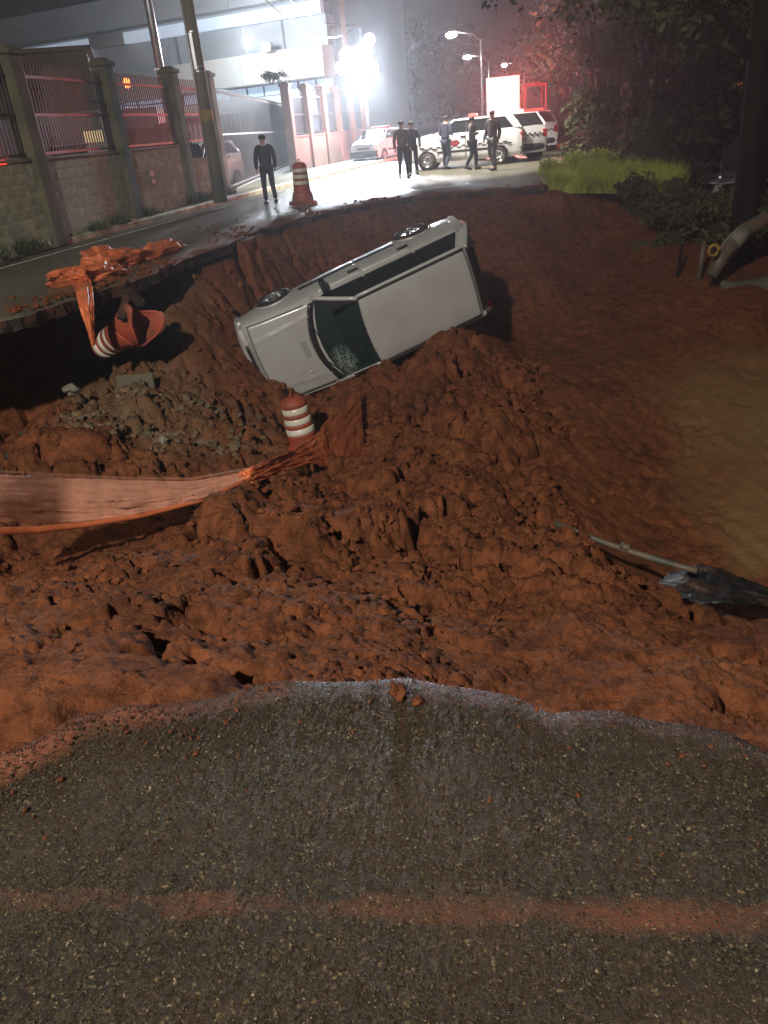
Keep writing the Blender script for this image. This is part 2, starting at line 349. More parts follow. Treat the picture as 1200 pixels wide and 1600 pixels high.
MT['grass'] = simple('yellow_green_grass', (0.42, 0.50, 0.07), 0.8, var=0.4, scale=1.6, bump=0)
MT['weed'] = simple('dark_weeds', (0.05, 0.075, 0.025), 0.6, var=0.5, scale=3, bump=0)
MT['bark'] = simple('wet_bark', (0.016, 0.013, 0.011), 0.95, spec=.05, var=0.4, scale=4, bump=0.8, bscale=18, stretch=(1, 1, 0.2))
MT['skin'] = simple('skin', (0.38, 0.22, 0.15), 0.5, var=0.1, bump=0)
MT['hair'] = simple('dark_hair', (0.02, 0.015, 0.012), 0.6, bump=0.4)
MT['dark_cloth'] = simple('black_cloth', (0.022, 0.023, 0.027), 0.8, var=0.3, bump=0.3)
MT['navy_cloth'] = simple('navy_cloth', (0.03, 0.036, 0.06), 0.8, var=0.3, bump=0.3)
MT['grey_cloth'] = simple('grey_cloth', (0.085, 0.08, 0.085), 0.8, var=0.3, bump=0.3)
MT['ground'] = simple('dark_earth', (0.07, 0.055, 0.035), 0.9, var=0.4, scale=0.5, bump=0.5, bscale=6)
MT['yellow'] = simple('yellow_plastic', (0.42, 0.27, 0.03), 0.6, bump=0.3, dirt=(.08, .05, .03), dirt_amt=.7)
MT['redpaint'] = simple('red_paint', (0.22, 0.02, 0.02), 0.4, bump=0.1)
MT['flood_lens'] = emit('flood_lens', (0.80, 0.90, 1.0), 220.0)
MT['lamp_lens'] = emit('street_lamp_lens', (1.0, 0.93, 0.85), 110.0)
MT['wall_lens'] = emit('wall_lamp_lens', (0.86, 0.94, 1.0), 90.0)
MT['beacon'] = emit('beacon_lens', (1.0, 0.07, 0.06), 60.0)
MT['beacon_white'] = emit('beacon_strobe', (1.0, 0.72, 0.66), 120.0)
MT['redglow'] = emit('lit_tail_lens', (1.0, 0.04, 0.03), 6.0)
MT['strip_lit'] = emit('lit_translucent_sheet', (0.72, 0.85, 1.0), 0.28)
MT['window_lit'] = emit('lit_window_pane', (1.0, 0.80, 0.45), 0.35)
MT['window_cool'] = emit('cool_glow', (0.55, 0.72, 0.95), 0.45)  # on the hall panes this glow imitates flood light; also distant lamp lenses

# ------------------------------------------------------------------ numpy noise
def _h(ix, iy, seed):
    n = (ix.astype(np.int64) * 374761393 + iy.astype(np.int64) * 668265263 + seed * 1442695041) & 0xFFFFFFFF
    n = ((n ^ (n >> 13)) * 1274126177) & 0xFFFFFFFF
    n = ((n ^ (n >> 16)) * 2246822519) & 0xFFFFFFFF
    return ((n ^ (n >> 15)) & 0xFFFFFF) / float(0x1000000)
def vnoise(x, y, seed=0):
    ix, iy = np.floor(x), np.floor(y); fx, fy = x - ix, y - iy
    fx = fx * fx * fx * (fx * (fx * 6 - 15) + 10); fy = fy * fy * fy * (fy * (fy * 6 - 15) + 10)
    a, b = _h(ix, iy, seed), _h(ix + 1, iy, seed); c, d = _h(ix, iy + 1, seed), _h(ix + 1, iy + 1, seed)
    return (a + (b - a) * fx) * (1 - fy) + (c + (d - c) * fx) * fy
def fbm(x, y, oct=5, seed=0, gain=0.5):
    s = 0; a = 1; t = 0
    for o in range(oct):
        # each octave turned, so the lattice never lines up
        c, n = math.cos(o * 1.1 + 0.4), math.sin(o * 1.1 + 0.4)
        s = s + a * vnoise((x * c - y * n) * 2 ** o + o * 17.3, (x * n + y * c) * 2 ** o - o * 9.1, seed + o); t += a; a *= gain
    return s / t
def worley(x, y, seed=0):
    ix, iy = np.floor(x), np.floor(y); f1 = np.full(x.shape, 9.0); f2 = f1.copy(); idv = np.zeros(x.shape)
    for dx in (-1, 0, 1):
        for dy in (-1, 0, 1):
            cx, cy = ix + dx, iy + dy
            px, py = cx + _h(cx, cy, seed), cy + _h(cx, cy, seed + 91)
            d = np.hypot(px - x, py - y); r = _h(cx, cy, seed + 7)
            nf = d < f1; f2 = np.where(nf, f1, np.minimum(f2, d)); idv = np.where(nf, r, idv); f1 = np.where(nf, d, f1)
    return f1, f2, idv
def sstep(a, b, x):
    t = np.clip((x - a) / (b - a), 0, 1); return t * t * (3 - 2 * t)
def sdist(px, py, poly):
    """signed distance to a polygon, positive inside"""
    d = np.full(px.shape, 1e9); inside = np.zeros(px.shape, bool); n = len(poly)
    for i in range(n):
        ax, ay = poly[i]; bx, by = poly[(i + 1) % n]
        ex, ey = bx - ax, by - ay; L = ex * ex + ey * ey
        t = np.clip(((px - ax) * ex + (py - ay) * ey) / L, 0, 1)
        d = np.minimum(d, np.hypot(px - ax - t * ex, py - ay - t * ey))
        c = ((ay > py) != (by > py)); 
        with np.errstate(divide='ignore', invalid='ignore'):
            xi = ax + (py - ay) * ex / (ey if ey != 0 else 1e-9)
        inside ^= c & (px < xi)
    return np.where(inside, d, -d)

# ------------------------------------------------------------------ the collapse: outline of the hole in the asphalt
def gxy(u, v, z=0): p = G(u, v, z); return (p[0], p[1])
near_rim = [gxy(*q) for q in [(0, 1178), (60, 1150), (110, 1118), (180, 1100), (250, 1098), (330, 1088), (380, 1072), (440, 1060), (500, 1062), (560, 1062), (600, 1058), (640, 1056),
            (690, 1066), (740, 1072), (800, 1084), (860, 1112), (900, 1108), (960, 1108), (1020, 1124), (1080, 1130), (1140, 1142), (1190, 1168)]]
far_rim = [gxy(*q) for q in [(0, 497), (50, 484), (100, 467), (150, 452), (200, 436), (240, 424), (285, 404), (330, 388), (370, 372), (420, 354), (470, 340), (520, 328), (570, 318), (620, 309), (700, 300), (780, 294), (850, 289)]]
def rough_line(pts, amp=0.05, step=0.12, seed=0):
    out = []
    for (ax, ay), (bx, by) in zip(pts[:-1], pts[1:]):
        L = math.hypot(bx - ax, by - ay); n = max(1, int(L / step))
        for k in range(n):
            t = k / n; x, y = ax + (bx - ax) * t, ay + (by - ay) * t
            nx, ny = -(by - ay) / L, (bx - ax) / L
            s = min(1, L) * amp * (float(fbm(np.array([x * 3.1]), np.array([y * 3.1]), 4, seed)[0]) - 0.5) * 2
            out.append((x + nx * s, y + ny * s))
    out.append(pts[-1]); return out
left_side = [(-2.1, 1.72), (-3.6, 2.0), (-5.2, 3.2), (-6.3, 5.2), (-6.2, 7.4), (-5.1, 8.7)]
rimN = rough_line(near_rim, 0.035, 0.03, 3)
rimF = rough_line(far_rim, 0.16, 0.10, 5)
rimL = rough_line([near_rim[0]] + left_side + [far_rim[0]], 0.14, 0.1, 8)
kerb_px = [(-14.2, -12.0), (-10.4, 0.0), (-7.9, 9.0), (-6.41, 14.55), (-5.22, 18.9), (-3.07, 26.4), (0.63, 38.1), (4.4, 50.0), (8.0, 62.0), (14.0, 84.0), (26.0, 130.0)]
verge = [(4.66, 20.1), (6.2, 22.5), (7.9, 28.0), (9.9, 36.0), (13.4, 50.0), (16.5, 62.0), (22.0, 84.0), (34.0, 130.0)]
right_near = [(1.15, 1.5), (1.9, 1.15), (3.2, 0.5), (5.5, -1.5), (7.0, -12.0)]
soil_poly = [near_rim[i] for i in range(0, len(near_rim))] + [(1.6, 1.3), (3.0, 0.6), (5.2, -1.5), (30, -12), (40, 26), (9.0, 22.2), (6.2, 21.6), (4.9, 20.3)] + [(x - 0.05, y) for x, y in far_rim[::-1][1:9]] + \
    [(-2.85, 13.7), (-3.7, 12.6), (-5.1, 11.9), (-6.4, 10.6), (-7.0, 8.0), (-6.7, 4.8), (-5.4, 2.9), (-3.7, 1.9), (-2.2, 1.75)]

# control points of the soil: pixel + height or pixel + distance; r = roughness of the heap, o = olive rubble tone, y = yellowish tone
cp = []
def Z(u, v, z, r=1, o=0, y=0): p = G(u, v, z); cp.append((p[0], p[1], p[2], r, o, y))
def D(u, v, d, r=1, o=0, y=0): p = AT(u, v, d); cp.append((p[0], p[1], p[2], r, o, y))
def W(x, y_, z, r=1, o=0, y=0): cp.append((x, y_, z, r, o, y))
for q in [(0, 1120, -.04, .6), (150, 1085, -.05, .6), (300, 1062, -.06, .6), (430, 1048, -.14, .7), (0, 1000, -.28, .7), (100, 960, -.38, .7), (250, 960, -.45, .7), (400, 990, -.5, .8),
          (0, 915, -.62, .8), (120, 895, -.8, 1), (300, 905, -1.0), (430, 900, -1.15), (350, 850, -1.15), (500, 1000, -.85), (600, 1030, -.75, .8), (600, 950, -1.1), (750, 1045, -.8, .8), (900, 1075, -.7, .7),
          (1050, 1085, -.62, .7), (1190, 1120, -.5, .7), (600, 860, -1.4), (800, 940, -1.25), (1000, 990, -1.2, .7), (1180, 1000, -1.15, .7), (880, 845, -1.62), (1030, 945, -1.45, .8), (1195, 985, -1.35, .8),
          (930, 905, -1.4, .8), (700, 900, -1.3)]:
    Z(*q)
for q in [(1100, 905, -3.0, .3), (1190, 935, -3.1, .3), (960, 850, -2.75, .3), (1050, 850, -2.9, .2), (1100, 750, -2.85, .1, 0, .5), (1190, 800, -2.8, .1, 0, 1), (1190, 860, -2.95, .1, 0, 1), (900, 750, -2.35, .3), (1000, 700, -2.6, .1),
          (1190, 650, -2.6, .1, 0, 1), (1120, 640, -2.55, .1, 0, .8), (1190, 520, -2.15, .15, 0, .1), (1190, 570, -2.35, .1, 0, .7), (1100, 480, -1.95, .1), (1190, 455, -1.6, .2), (1060, 440, -1.7, .2), (900, 600, -2.15, .15), (1000, 520, -2.2, .1), 
          (780, 318, -.25, .1), (700, 322, -.25, .1), (60, 600, -2.1, .8, .3), (0, 565, -2.0, .8), (140, 545, -2.0, .8, .3), (0, 640, -2.2, .9, .3),
          (60, 860, -1.9), (20, 830, -2.0), (230, 850, -1.75), (180, 800, -1.9), (0, 780, -2.1)]:
    Z(*q)
for q in [(700, 532, 12.0), (620, 592, 11.7), (750, 545, 12.1), (550, 628, 11.45), (520, 655, 11.2), (800, 572, 11.9), (800, 548, 14.6, .2), (780, 480, 15.9, .15), (770, 420, 17.0, .1), (860, 500, 15.7, .1), (860, 420, 16.6, .1), (500, 372, 17.3, .6), (500, 415, 16.7, .6),
          (560, 350, 18.3, .6), (560, 385, 17.6, .6), (420, 385, 15.9, .8), (420, 430, 15.3, .8), (350, 415, 13.9, .8, .2), (345, 460, 13.4, .8, .2), (600, 340, 19.0, .4), (650, 324, 19.7, .2), (650, 350, 18.6, .2), (720, 350, 18.9, .1),
          (880, 300, 20.6, .3), (900, 340, 19.9, .4), (900, 375, 19.2, .3), (960, 345, 20.3, .4), (960, 395, 19.0, .4), (1020, 400, 18.0, .4), (1020, 435, 17.0, .3), (950, 430, 17.4, .15), (880, 420, 17.6, .1), (300, 450, 12.8, .6, .6), (250, 490, 12.1, .6, .8), (310, 520, 12.0, .5, .3), (340, 570, 11.6, .5, .2),
          (390, 600, 11.4, .7), (400, 660, 10.6, .9, .5), (300, 640, 10.4, 1, .8), (200, 620, 10.3, 1, 1), (150, 610, 10.7, 1, 1), (110, 650, 9.7, 1, .3), (0, 680, 8.7, 1), (60, 690, 8.5, 1), (160, 700, 8.4), (280, 690, 8.9, 1, .5), (380, 710, 9.1, 1, .2),
          (470, 700, 10.2), (550, 700, 9.8), (650, 650, 10.3), (750, 650, 10.2), (830, 690, 9.6, .7), (600, 750, 8.1), (500, 765, 7.7), (400, 775, 7.9), (300, 760, 8.1), (450, 825, 6.4), (750, 780, 7.5), (850, 790, 7.4), (200, 530, 11.5, .6, .5), (370, 540, 12.6, .5), (250, 560, 11.4, .7, .7)]:
    D(*q)
for q in [(-1.3, 12.9, -2.55), (-.3, 13.0, -2.25), (0.6, 13.2, -2.0), (1.3, 13.6, -1.75), (2.1, 13.9, -1.6, .2), (-1.3, 14.2, -2.6), (0.3, 14.9, -2.5), (1.6, 15.2, -2.3, .2), (0.3, 16.2, -2.2), (-5.6, 9.4, -2.2), (-5.2, 11.0, -2.1), (-5.4, 6.4, -1.9), (-4.2, 5.0, -1.6), (-3.2, 3.4, -.8), (-5.0, 3.8, -.9),
          (4, 0.8, -.8), (6, 3, -2.3), (9, 5, -3.4, .2), (14, 3, -4, .2), (20, 6, -4.5, .2), (10, 9, -3.2, .1, 0, .6), (14, 12, -3.0, .2), (12, 17, -1.4, .3), (9, 20, -.9, .3), (20, 22, -1.8, .3), (30, 15, -3, .2), (7.5, 21.0, -.5, .3), (7.2, 18.5, -1.3, .2), (8, 14.5, -2.2, .1)]:
    W(*q)
CPA = np.array([c + (0,) * (6 - len(c)) for c in cp], float)
def tps_fit(X, val, smooth=0.02):
    n = len(X); d = np.hypot(X[:, None, 0] - X[None, :, 0], X[:, None, 1] - X[None, :, 1])
    K = np.where(d > 0, d, 0) + 0.0 ; K = -K
    P = np.c_[np.ones(n), X]; A = np.zeros((n + 3, n + 3)); A[:n, :n] = K - smooth * np.eye(n) * 0 + np.eye(n) * smooth; A[:n, n:] = P; A[n:, :n] = P.T
    return np.linalg.solve(A, np.r_[val, 0, 0, 0])
def tps_eval(X, wgt, x, y):
    out = wgt[-3] + wgt[-2] * x + wgt[-1] * y
    for i in range(len(X)): out -= wgt[i] * np.sqrt((x - X[i, 0]) ** 2 + (y - X[i, 1]) ** 2 + 0.06)
    return out
# work in a stretched space so that near and far control points weigh alike
def warp(x, y): r = np.hypot(x, y + 0.5); s = np.log1p(r) / r * 6; return x * s, (y + 0.5) * s
wx, wy = warp(CPA[:, 0], CPA[:, 1]); WX = np.c_[wx, wy]
def fit(col): return tps_fit(WX, CPA[:, col], 0.03)
fz = fit(2)
ny_, nx_ = 660, 720
yy = np.exp(np.linspace(math.log(3.0), math.log(32.0), ny_)) - 2.0
ss = np.linspace(-1, 1, nx_); ss = 0.62 * ss + 0.78 * ss ** 3
GX = np.outer(yy + 2.4, ss); GY = np.repeat(yy[:, None], nx_, 1)
qx, qy = warp(GX, GY)
BZ = tps_eval(WX, fz, qx, qy)
def idw(col):
    num = np.zeros(GX.shape); den = np.zeros(GX.shape)
    for i in range(len(WX)):
        wgt = 1 / ((qx - WX[i, 0]) ** 2 + (qy - WX[i, 1]) ** 2 + 0.01) ** 2; num += wgt * CPA[i, col]; den += wgt
    return num / den
RO, OL, YE = ((idw(3) - .22) * 1.28).clip(0.02, 1), idw(4), idw(5)
sd = sdist(GX + 0.10 * (fbm(GX * 1.7, GY * 1.7, 4, 11) - 0.5), GY + 0.10 * (fbm(GX * 1.7, GY * 1.7, 4, 12) - 0.5), soil_poly)
wid = 0.10 + 0.05 * GY.clip(0, 12)
inn = sstep(0, 1, sd / wid)
TOPZ = -0.15 - 1.5 * sstep(6.5, 13.0, GX) * sstep(3, 9, GY)
BZ = np.minimum(BZ, 0.0)
Zh = TOPZ + (BZ - TOPZ) * inn
amp = inn * (0.10 + 0.90 * RO)
for cx_, cy_, cr_ in ((-1.1, 10.2, .8), (-1.35, 11.6, .9), (-.4, 11.9, .9), (.5, 12.2, .7), (-1.7, 7.3, .8), (-2.3, 6.9, .8), (-1.3, 8.3, .7), (-3.0, 6.6, .8), (-.1, 11.2, .8)): amp = amp * (1 - .8 * np.exp(-((GX - cx_) ** 2 + (GY - cy_) ** 2) / cr_ ** 2))
# big lobes, clods of four sizes, crevices
q1 = fbm(GX * 0.9, GY * 0.9, 5, 21) - 0.5
jx = (fbm(GX * 2.2, GY * 2.2, 4, 31) - 0.5) * 0.7; jy = (fbm(GX * 2.2, GY * 2.2, 4, 32) - 0.5) * 0.7
Zh += amp * 0.55 * q1
big = sstep(.45, .8, RO) * sstep(2.6, 5.0, GY)
for s__, a__, sd__ in ((1.7, .48, 151), (.75, .27, 152)):
    f1b, f2b, idb = worley((GX * .92 + GY * .25 + jx * .6) / s__, (GY + jy * .5) / (s__ * 1.5), sd__)
    ed = f2b - f1b; keepb = (idb > .25)
    Zh += big * a__ * (idb - .45) * sstep(0, .22, ed) * keepb
    Zh -= big * a__ * 1.1 * sstep(.09, .0, ed) * sstep(.42, .55, fbm(GX * .9, GY * .9, 3, sd__ + 1))
def clods(s, a, seed, thr=0.35):
    f1, f2, idv = worley((GX + jx) / s, (GY + jy) / (s * 1.15), seed)
    b = .45 * np.sqrt(np.clip(1 - (f1 / 0.72) ** 2, 0, 1)) + .75 * np.clip(1 - f1 / .66, 0, 1) - .25 * sstep(.10, .0, f2 - f1); return a * b * np.where(idv > thr, (idv - thr) / (1 - thr) * 0.8 + 0.2, 0)
msk = sstep(0.38, 0.60, fbm(GX * 0.7 + 5, GY * 0.7, 3, 41)); msk2 = sstep(0.42, 0.58, fbm(GX * 1.1 - 3, GY * 1.1, 4, 43))
msk3 = sstep(.44, .56, fbm(GX * .8 + 11, GY * .6 - 7, 4, 47))
H = clods(0.62, 0.22, 51, 0.5) * msk + clods(0.27, 0.10, 52, 0.5) * (0.08 + 0.8 * msk2 * msk3) + clods(0.12, 0.055, 53, 0.5) * (0.10 + 0.9 * msk2) + clods(0.055, 0.026, 54, 0.5) * (.25 + .75 * msk3)
rg = np.abs(fbm(GX * 1.15 + jx, GY * 1.6 + jy, 5, 61) - 0.5)
crev = sstep(0.045, 0.008, rg) * sstep(0.45, 0.6, fbm(GX * 0.8, GY * 0.8, 3, 62))
pit = sstep(0.66, 0.74, fbm(GX * 2.4, GY * 2.4, 4, 66))
H -= crev * 0.42 + pit * 0.22
H += 0.12 * (fbm(GX * 5, GY * 5, 5, 71, 0.62) - 0.5) - 0.20 * np.abs(fbm(GX * 3.1 + jx, GY * 3.1, 5, 75, .58) - .5) - 0.10 * np.abs(fbm(GX * 8, GY * 8 + jy, 5, 76, .6) - .5)
f1s, _, ids = worley((GX + jx * .4) / .034, (GY + jy * .4) / .036, 74)
small = 0.055 * (fbm(GX * 11, GY * 11, 5, 72, 0.68) - 0.5) + .016 * np.sqrt(np.clip(1 - (f1s / .7) ** 2, 0, 1)) * (ids > .45) * (GY < 8)
Zh += amp * H * np.clip(0.3 + GY / 9.0, 0.3, 1.0) ** 0.5 * 0.95 + inn * small * (0.3 + RO)
Zh -= inn * 0.05 * (1 - RO) * fbm(GX * 9 + GY * 2, GY * 0.8, 4, 73)          # rills down the smooth slope
Zh = np.where(sd > 0, np.minimum(Zh, np.where(GY < 4, 0.02, -0.06)), TOPZ - 0.25 * sstep(0.0, -0.4, sd))
Zh = Zh.clip(-6, 0.03)
# tumbled faces: push the surface sideways as well, so clods overhang a little
gy_, gx_ = np.gradient(Zh); dyv = np.gradient(GY, axis=0); dxv = np.gradient(GX, axis=1)
sx_ = np.clip(gx_ / dxv, -2, 2); sy_ = np.clip((gy_ - gx_ / dxv * np.gradient(GX, axis=0)) / dyv, -2, 2)
k = amp * 0.06 * (fbm(GX * 6, GY * 6, 4, 81) - 0.35)
PX = GX - sx_ * k * 0.8; PY = GY - sy_ * k * 0.8
soil_v = np.stack([PX, PY, Zh], -1).reshape(-1, 3)
idx = np.arange(ny_ * nx_).reshape(ny_, nx_)
quads = np.stack([idx[:-1, :-1], idx[:-1, 1:], idx[1:, 1:], idx[1:, :-1]], -1).reshape(-1, 4)
def fast_mesh(name, verts, quads, mat, smooth=True, k=4):
    me = bpy.data.meshes.new(name); nv, nf = len(verts), len(quads)
    me.vertices.add(nv); me.vertices.foreach_set('co', np.ascontiguousarray(verts, np.float32).ravel())
    me.loops.add(nf * k); me.loops.foreach_set('vertex_index', np.ascontiguousarray(quads, np.int32).ravel())
    me.polygons.add(nf); me.polygons.foreach_set('loop_start', np.arange(0, nf * k, k, dtype=np.int32))
    me.polygons.foreach_set('use_smooth', np.full(nf, smooth)); me.materials.append(mat); me.update(calc_edges=True); me.validate()
    o = bpy.data.objects.new(name, me); C.objects.link(o); return o
qk = (sd.ravel()[quads].max(1) > -0.5); quads = quads[qk]
pit_soil = fast_mesh('terrain', soil_v, quads, MT['soil'])
ca = pit_soil.data.color_attributes.new('tone', 'FLOAT_COLOR', 'POINT')
tn = np.stack([OL * inn, YE * inn, 0 * OL, 1 + 0 * OL], -1).reshape(-1).astype(np.float32); ca.data.foreach_set('color', tn)
tag(pit_soil, kind='structure')
def soil_z(x, y):
    i = np.interp(y, yy, np.arange(ny_)); s = x / (y + 2.4); j = np.interp(s, ss, np.arange(nx_))
    return float(Zh[int(round(i)), int(round(j))])

# dark earth that carries on beyond the pit, with the embankment falling away on the right
gm = MB(); xs = np.concatenate([np.linspace(-160, -12, 16), np.linspace(-10, 40, 36), np.linspace(44, 220, 18)]); ys = np.concatenate([np.linspace(-40, 20, 20), np.linspace(22, 80, 40), np.linspace(86, 420, 20)])
P = []
for y in ys:
    row = []
    for x in xs:
        vx = np.interp(y, [p[1] for p in verge], [p[0] for p in verge])
        z = -0.30
        if y >= 20: z -= 1.9 * float(sstep(0.8, 7.5, np.array([x - vx]))[0]) 
        if y < 21.9: z = -7.0 if x > -7 else -0.45
        if y >= 20: z += 0.15 * (mnoise.noise(Vector((x * .3, y * .3, 0))))
        row.append((x, y, z))
    P.append(row)
gm.grid(P); tag(gm.build('ground', MT['ground'], smooth=True), kind='structure')

# ------------------------------------------------------------------ the road: one broken sheet of asphalt with thickness
outline = [(-8.2, -12)] + [(x, y) for x, y in kerb_px if y > -11]   # left edge along the kerb, far end, verge, then the rim back
outline = [(-13.9, -12)] + [(x, y) for x, y in kerb_px[1:]] + [(x, y) for x, y in verge[::-1]] + list(rimF[::-1]) + list(rimL[::-1])[1:] + list(rimN)[1:] + right_near
def clean(poly):
    out = [poly[0]]
    for p in poly[1:]:
        if math.hypot(p[0] - out[-1][0], p[1] - out[-1][1]) > 0.012: out.append(p)
    return out
outline = clean(outline)
ox = np.array(outline)
pts = [Vector(p) for p in outline]; edges = [(i, (i + 1) % len(pts)) for i in range(len(pts))]
def scatter_grid(x0, x1, y0, y1, st, lim):
    X_, Y_ = np.meshgrid(np.arange(x0, x1, st), np.arange(y0, y1, st)); X_ = X_ + RNG.uniform(-.3, .3, X_.shape) * st; Y_ = Y_ + RNG.uniform(-.3, .3, Y_.shape) * st
    s = sdist(X_, Y_, outline); k = s > lim; return list(zip(X_[k], Y_[k]))
inner = scatter_grid(-2.4, 2.6, -0.5, 2.4, 0.045, 0.02) + scatter_grid(-10, 8, 8, 34, 0.35, 0.15) + scatter_grid(-12, 30, 34, 120, 4, 2) + scatter_grid(-9, 6, -10, 8, 0.8, 0.3)
pts += [Vector(p) for p in inner]
r = delaunay_2d_cdt(pts, edges, [], 1, 1e-5)
dv, de, df = r[0], r[1], r[2]
rv = np.array([(v.x, v.y) for v in dv]); rimpoly = list(rimN) + [(1.6, 1.3), (3, .6), (20, 0), (20, 18)] + list(rimF[::-1]) + list(rimL[::-1])
dr_ = -sdist(rv[:, 0], rv[:, 1], rimpoly)
rz = 0.012 * (fbm(rv[:, 0] * 1.3, rv[:, 1] * 1.3, 4, 101) - 0.5) - 0.05 * sstep(0.5, 0.0, dr_) * (fbm(rv[:, 0] * 1.5, rv[:, 1] * 1.5, 3, 102)) * np.where(rv[:, 1] > 5, 1.3, 0.6)
rz = np.where(rv[:, 1] < 3, rz * sstep(.4, 0., dr_) * .5, rz)
c_ = [sum((rv[i] for i in f), np.zeros(2)) / len(f) for f in df]
ins = sdist(np.array([q[0] for q in c_]), np.array([q[1] for q in c_]), outline) > 0
keep = [f for f, k in zip(df, ins) if k]
ne = {}
for f in keep:
    for a, b in zip(f, list(f[1:]) + [f[0]]): ne[(a, b)] = 1
bd = [e for e in ne if (e[1], e[0]) not in ne]
TH = 0.13; nv = len(rv); rv3 = [(x, y, z) for (x, y), z in zip(rv, rz)]
low = {}; vs = list(rv3)
for a, b in bd:
    for q in (a, b):
        if q not in low:
            low[q] = len(vs); jit = 0.05 * (mnoise.noise(Vector((rv3[q][0] * 6, rv3[q][1] * 6, 3))) )
            vs.append((rv3[q][0] + jit, rv3[q][1] + jit, rv3[q][2] - TH - 0.10 * abs(mnoise.noise(Vector((rv3[q][0] * 4, rv3[q][1] * 4, 9)))) * (rv3[q][1] > 5)))
fs = [tuple(f) for f in keep] + [(b, a, low[a], low[b]) for a, b in bd]
low_all = {}
MT['broken'] = simple('broken_asphalt_edge', (0.022, 0.019, 0.016), 0.6, var=.5, scale=9, dirt=(0.13, 0.045, 0.022), dirt_amt=.8, bump=1.0, bscale=30, spec=.3)
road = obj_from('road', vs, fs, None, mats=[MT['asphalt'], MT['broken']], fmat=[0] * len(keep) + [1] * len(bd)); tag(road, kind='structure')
# underside of the broken slab
ul = [tuple(low[i] if i in low else -1 for i in f) for f in keep]
mud = np.zeros(len(vs)); X_, Y_ = np.array([v[0] for v in vs]), np.array([v[1] for v in vs])
d_all = -sdist(X_, Y_, rimpoly)
mud += 0.58 * sstep(0.22, 0.0, d_all) * np.where(Y_ < 5, np.where(X_ < -0.35, 1.25, 0.35), 0)
mud += np.where(Y_ < 5, 0.45 * sstep(0.5, 0.0, d_all) * sstep(-0.5, -1.3, X_), 0)
mud += np.where(Y_ > 8, sstep(3.0, 0.1, d_all) * 0.74 * sstep(-4.2, -2.2, X_) + 0.40 * sstep(0.6, 0, d_all), 0)
mud += np.where((Y_ > 8) & (X_ > 1.5), 0.25 * sstep(5, 0, d_all), 0)
band = np.abs((Y_ - (1.165 - 0.13 * X_)) / 0.05); mud += np.where(Y_ < 1.6, 0.52 * sstep(1.7, 0.4, band), 0)
mud += 0.24 * sstep(1.25, 0.95, Y_)
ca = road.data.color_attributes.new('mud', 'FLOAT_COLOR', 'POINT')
pale = sstep(4, 9, Y_)  # paler with distance, part wear and part light put into the colour
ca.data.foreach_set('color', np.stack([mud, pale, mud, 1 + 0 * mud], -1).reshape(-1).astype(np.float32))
me = road.data; me.polygons.foreach_set('use_smooth', [i < len(keep) for i in range(len(fs))]); me.update()

# ------------------------------------------------------------------ kerb, painted line, pavement
def offset_line(pts, d):
    out = []
    for i, p in enumerate(pts):
        a = np.array(pts[max(i - 1, 0)]); b = np.array(pts[min(i + 1, len(pts) - 1)]); t = (b - a) / np.linalg.norm(b - a)
        out.append((p[0] - t[1] * d, p[1] + t[0] * d))
    return out
def dense(pts, st=0.5):
    out = []
    for (ax, ay), (bx, by) in zip(pts[:-1], pts[1:]):
        n = max(1, int(math.hypot(bx - ax, by - ay) / st)); out += [(ax + (bx - ax) * k / n, ay + (by - ay) * k / n) for k in range(n)]
    return out + [pts[-1]]
kl = dense(kerb_px, 0.6)
def strip(name, a, b, za, zb, mat, down=0.0):
    m = MB(); rows = []
    la, lb = offset_line(kl, a), offset_line(kl, b)
    for p, q in zip(la, lb):
        if down: rows.append([(p[0], p[1], za - down), (p[0], p[1], za), (q[0], q[1], zb), (q[0], q[1], zb - down)])
        else: rows.append([(p[0], p[1], za), (q[0], q[1], zb)])
    m.grid(rows); return m.build(name, mat)
k_ = tag(strip('kerb', 0.0, 0.17, 0.13, 0.145, MT['kerb'], 0.28), kind='structure'); bevel(k_, 0.02)
tag(strip('gutter', -0.34, -0.004, 0.010, 0.014, MT['walk']), kind='structure')
tag(strip('road_line', -0.62, -0.46, 0.013, 0.013, MT['yellow_line']), kind='structure')
tag(strip('pavement', 0.172, 2.6, 0.14, 0.16, MT['walk'], 0.4), kind='structure')
tag(strip('yard', 2.6, 30.0, -0.02, 0.0, MT['walk']), kind='structure')

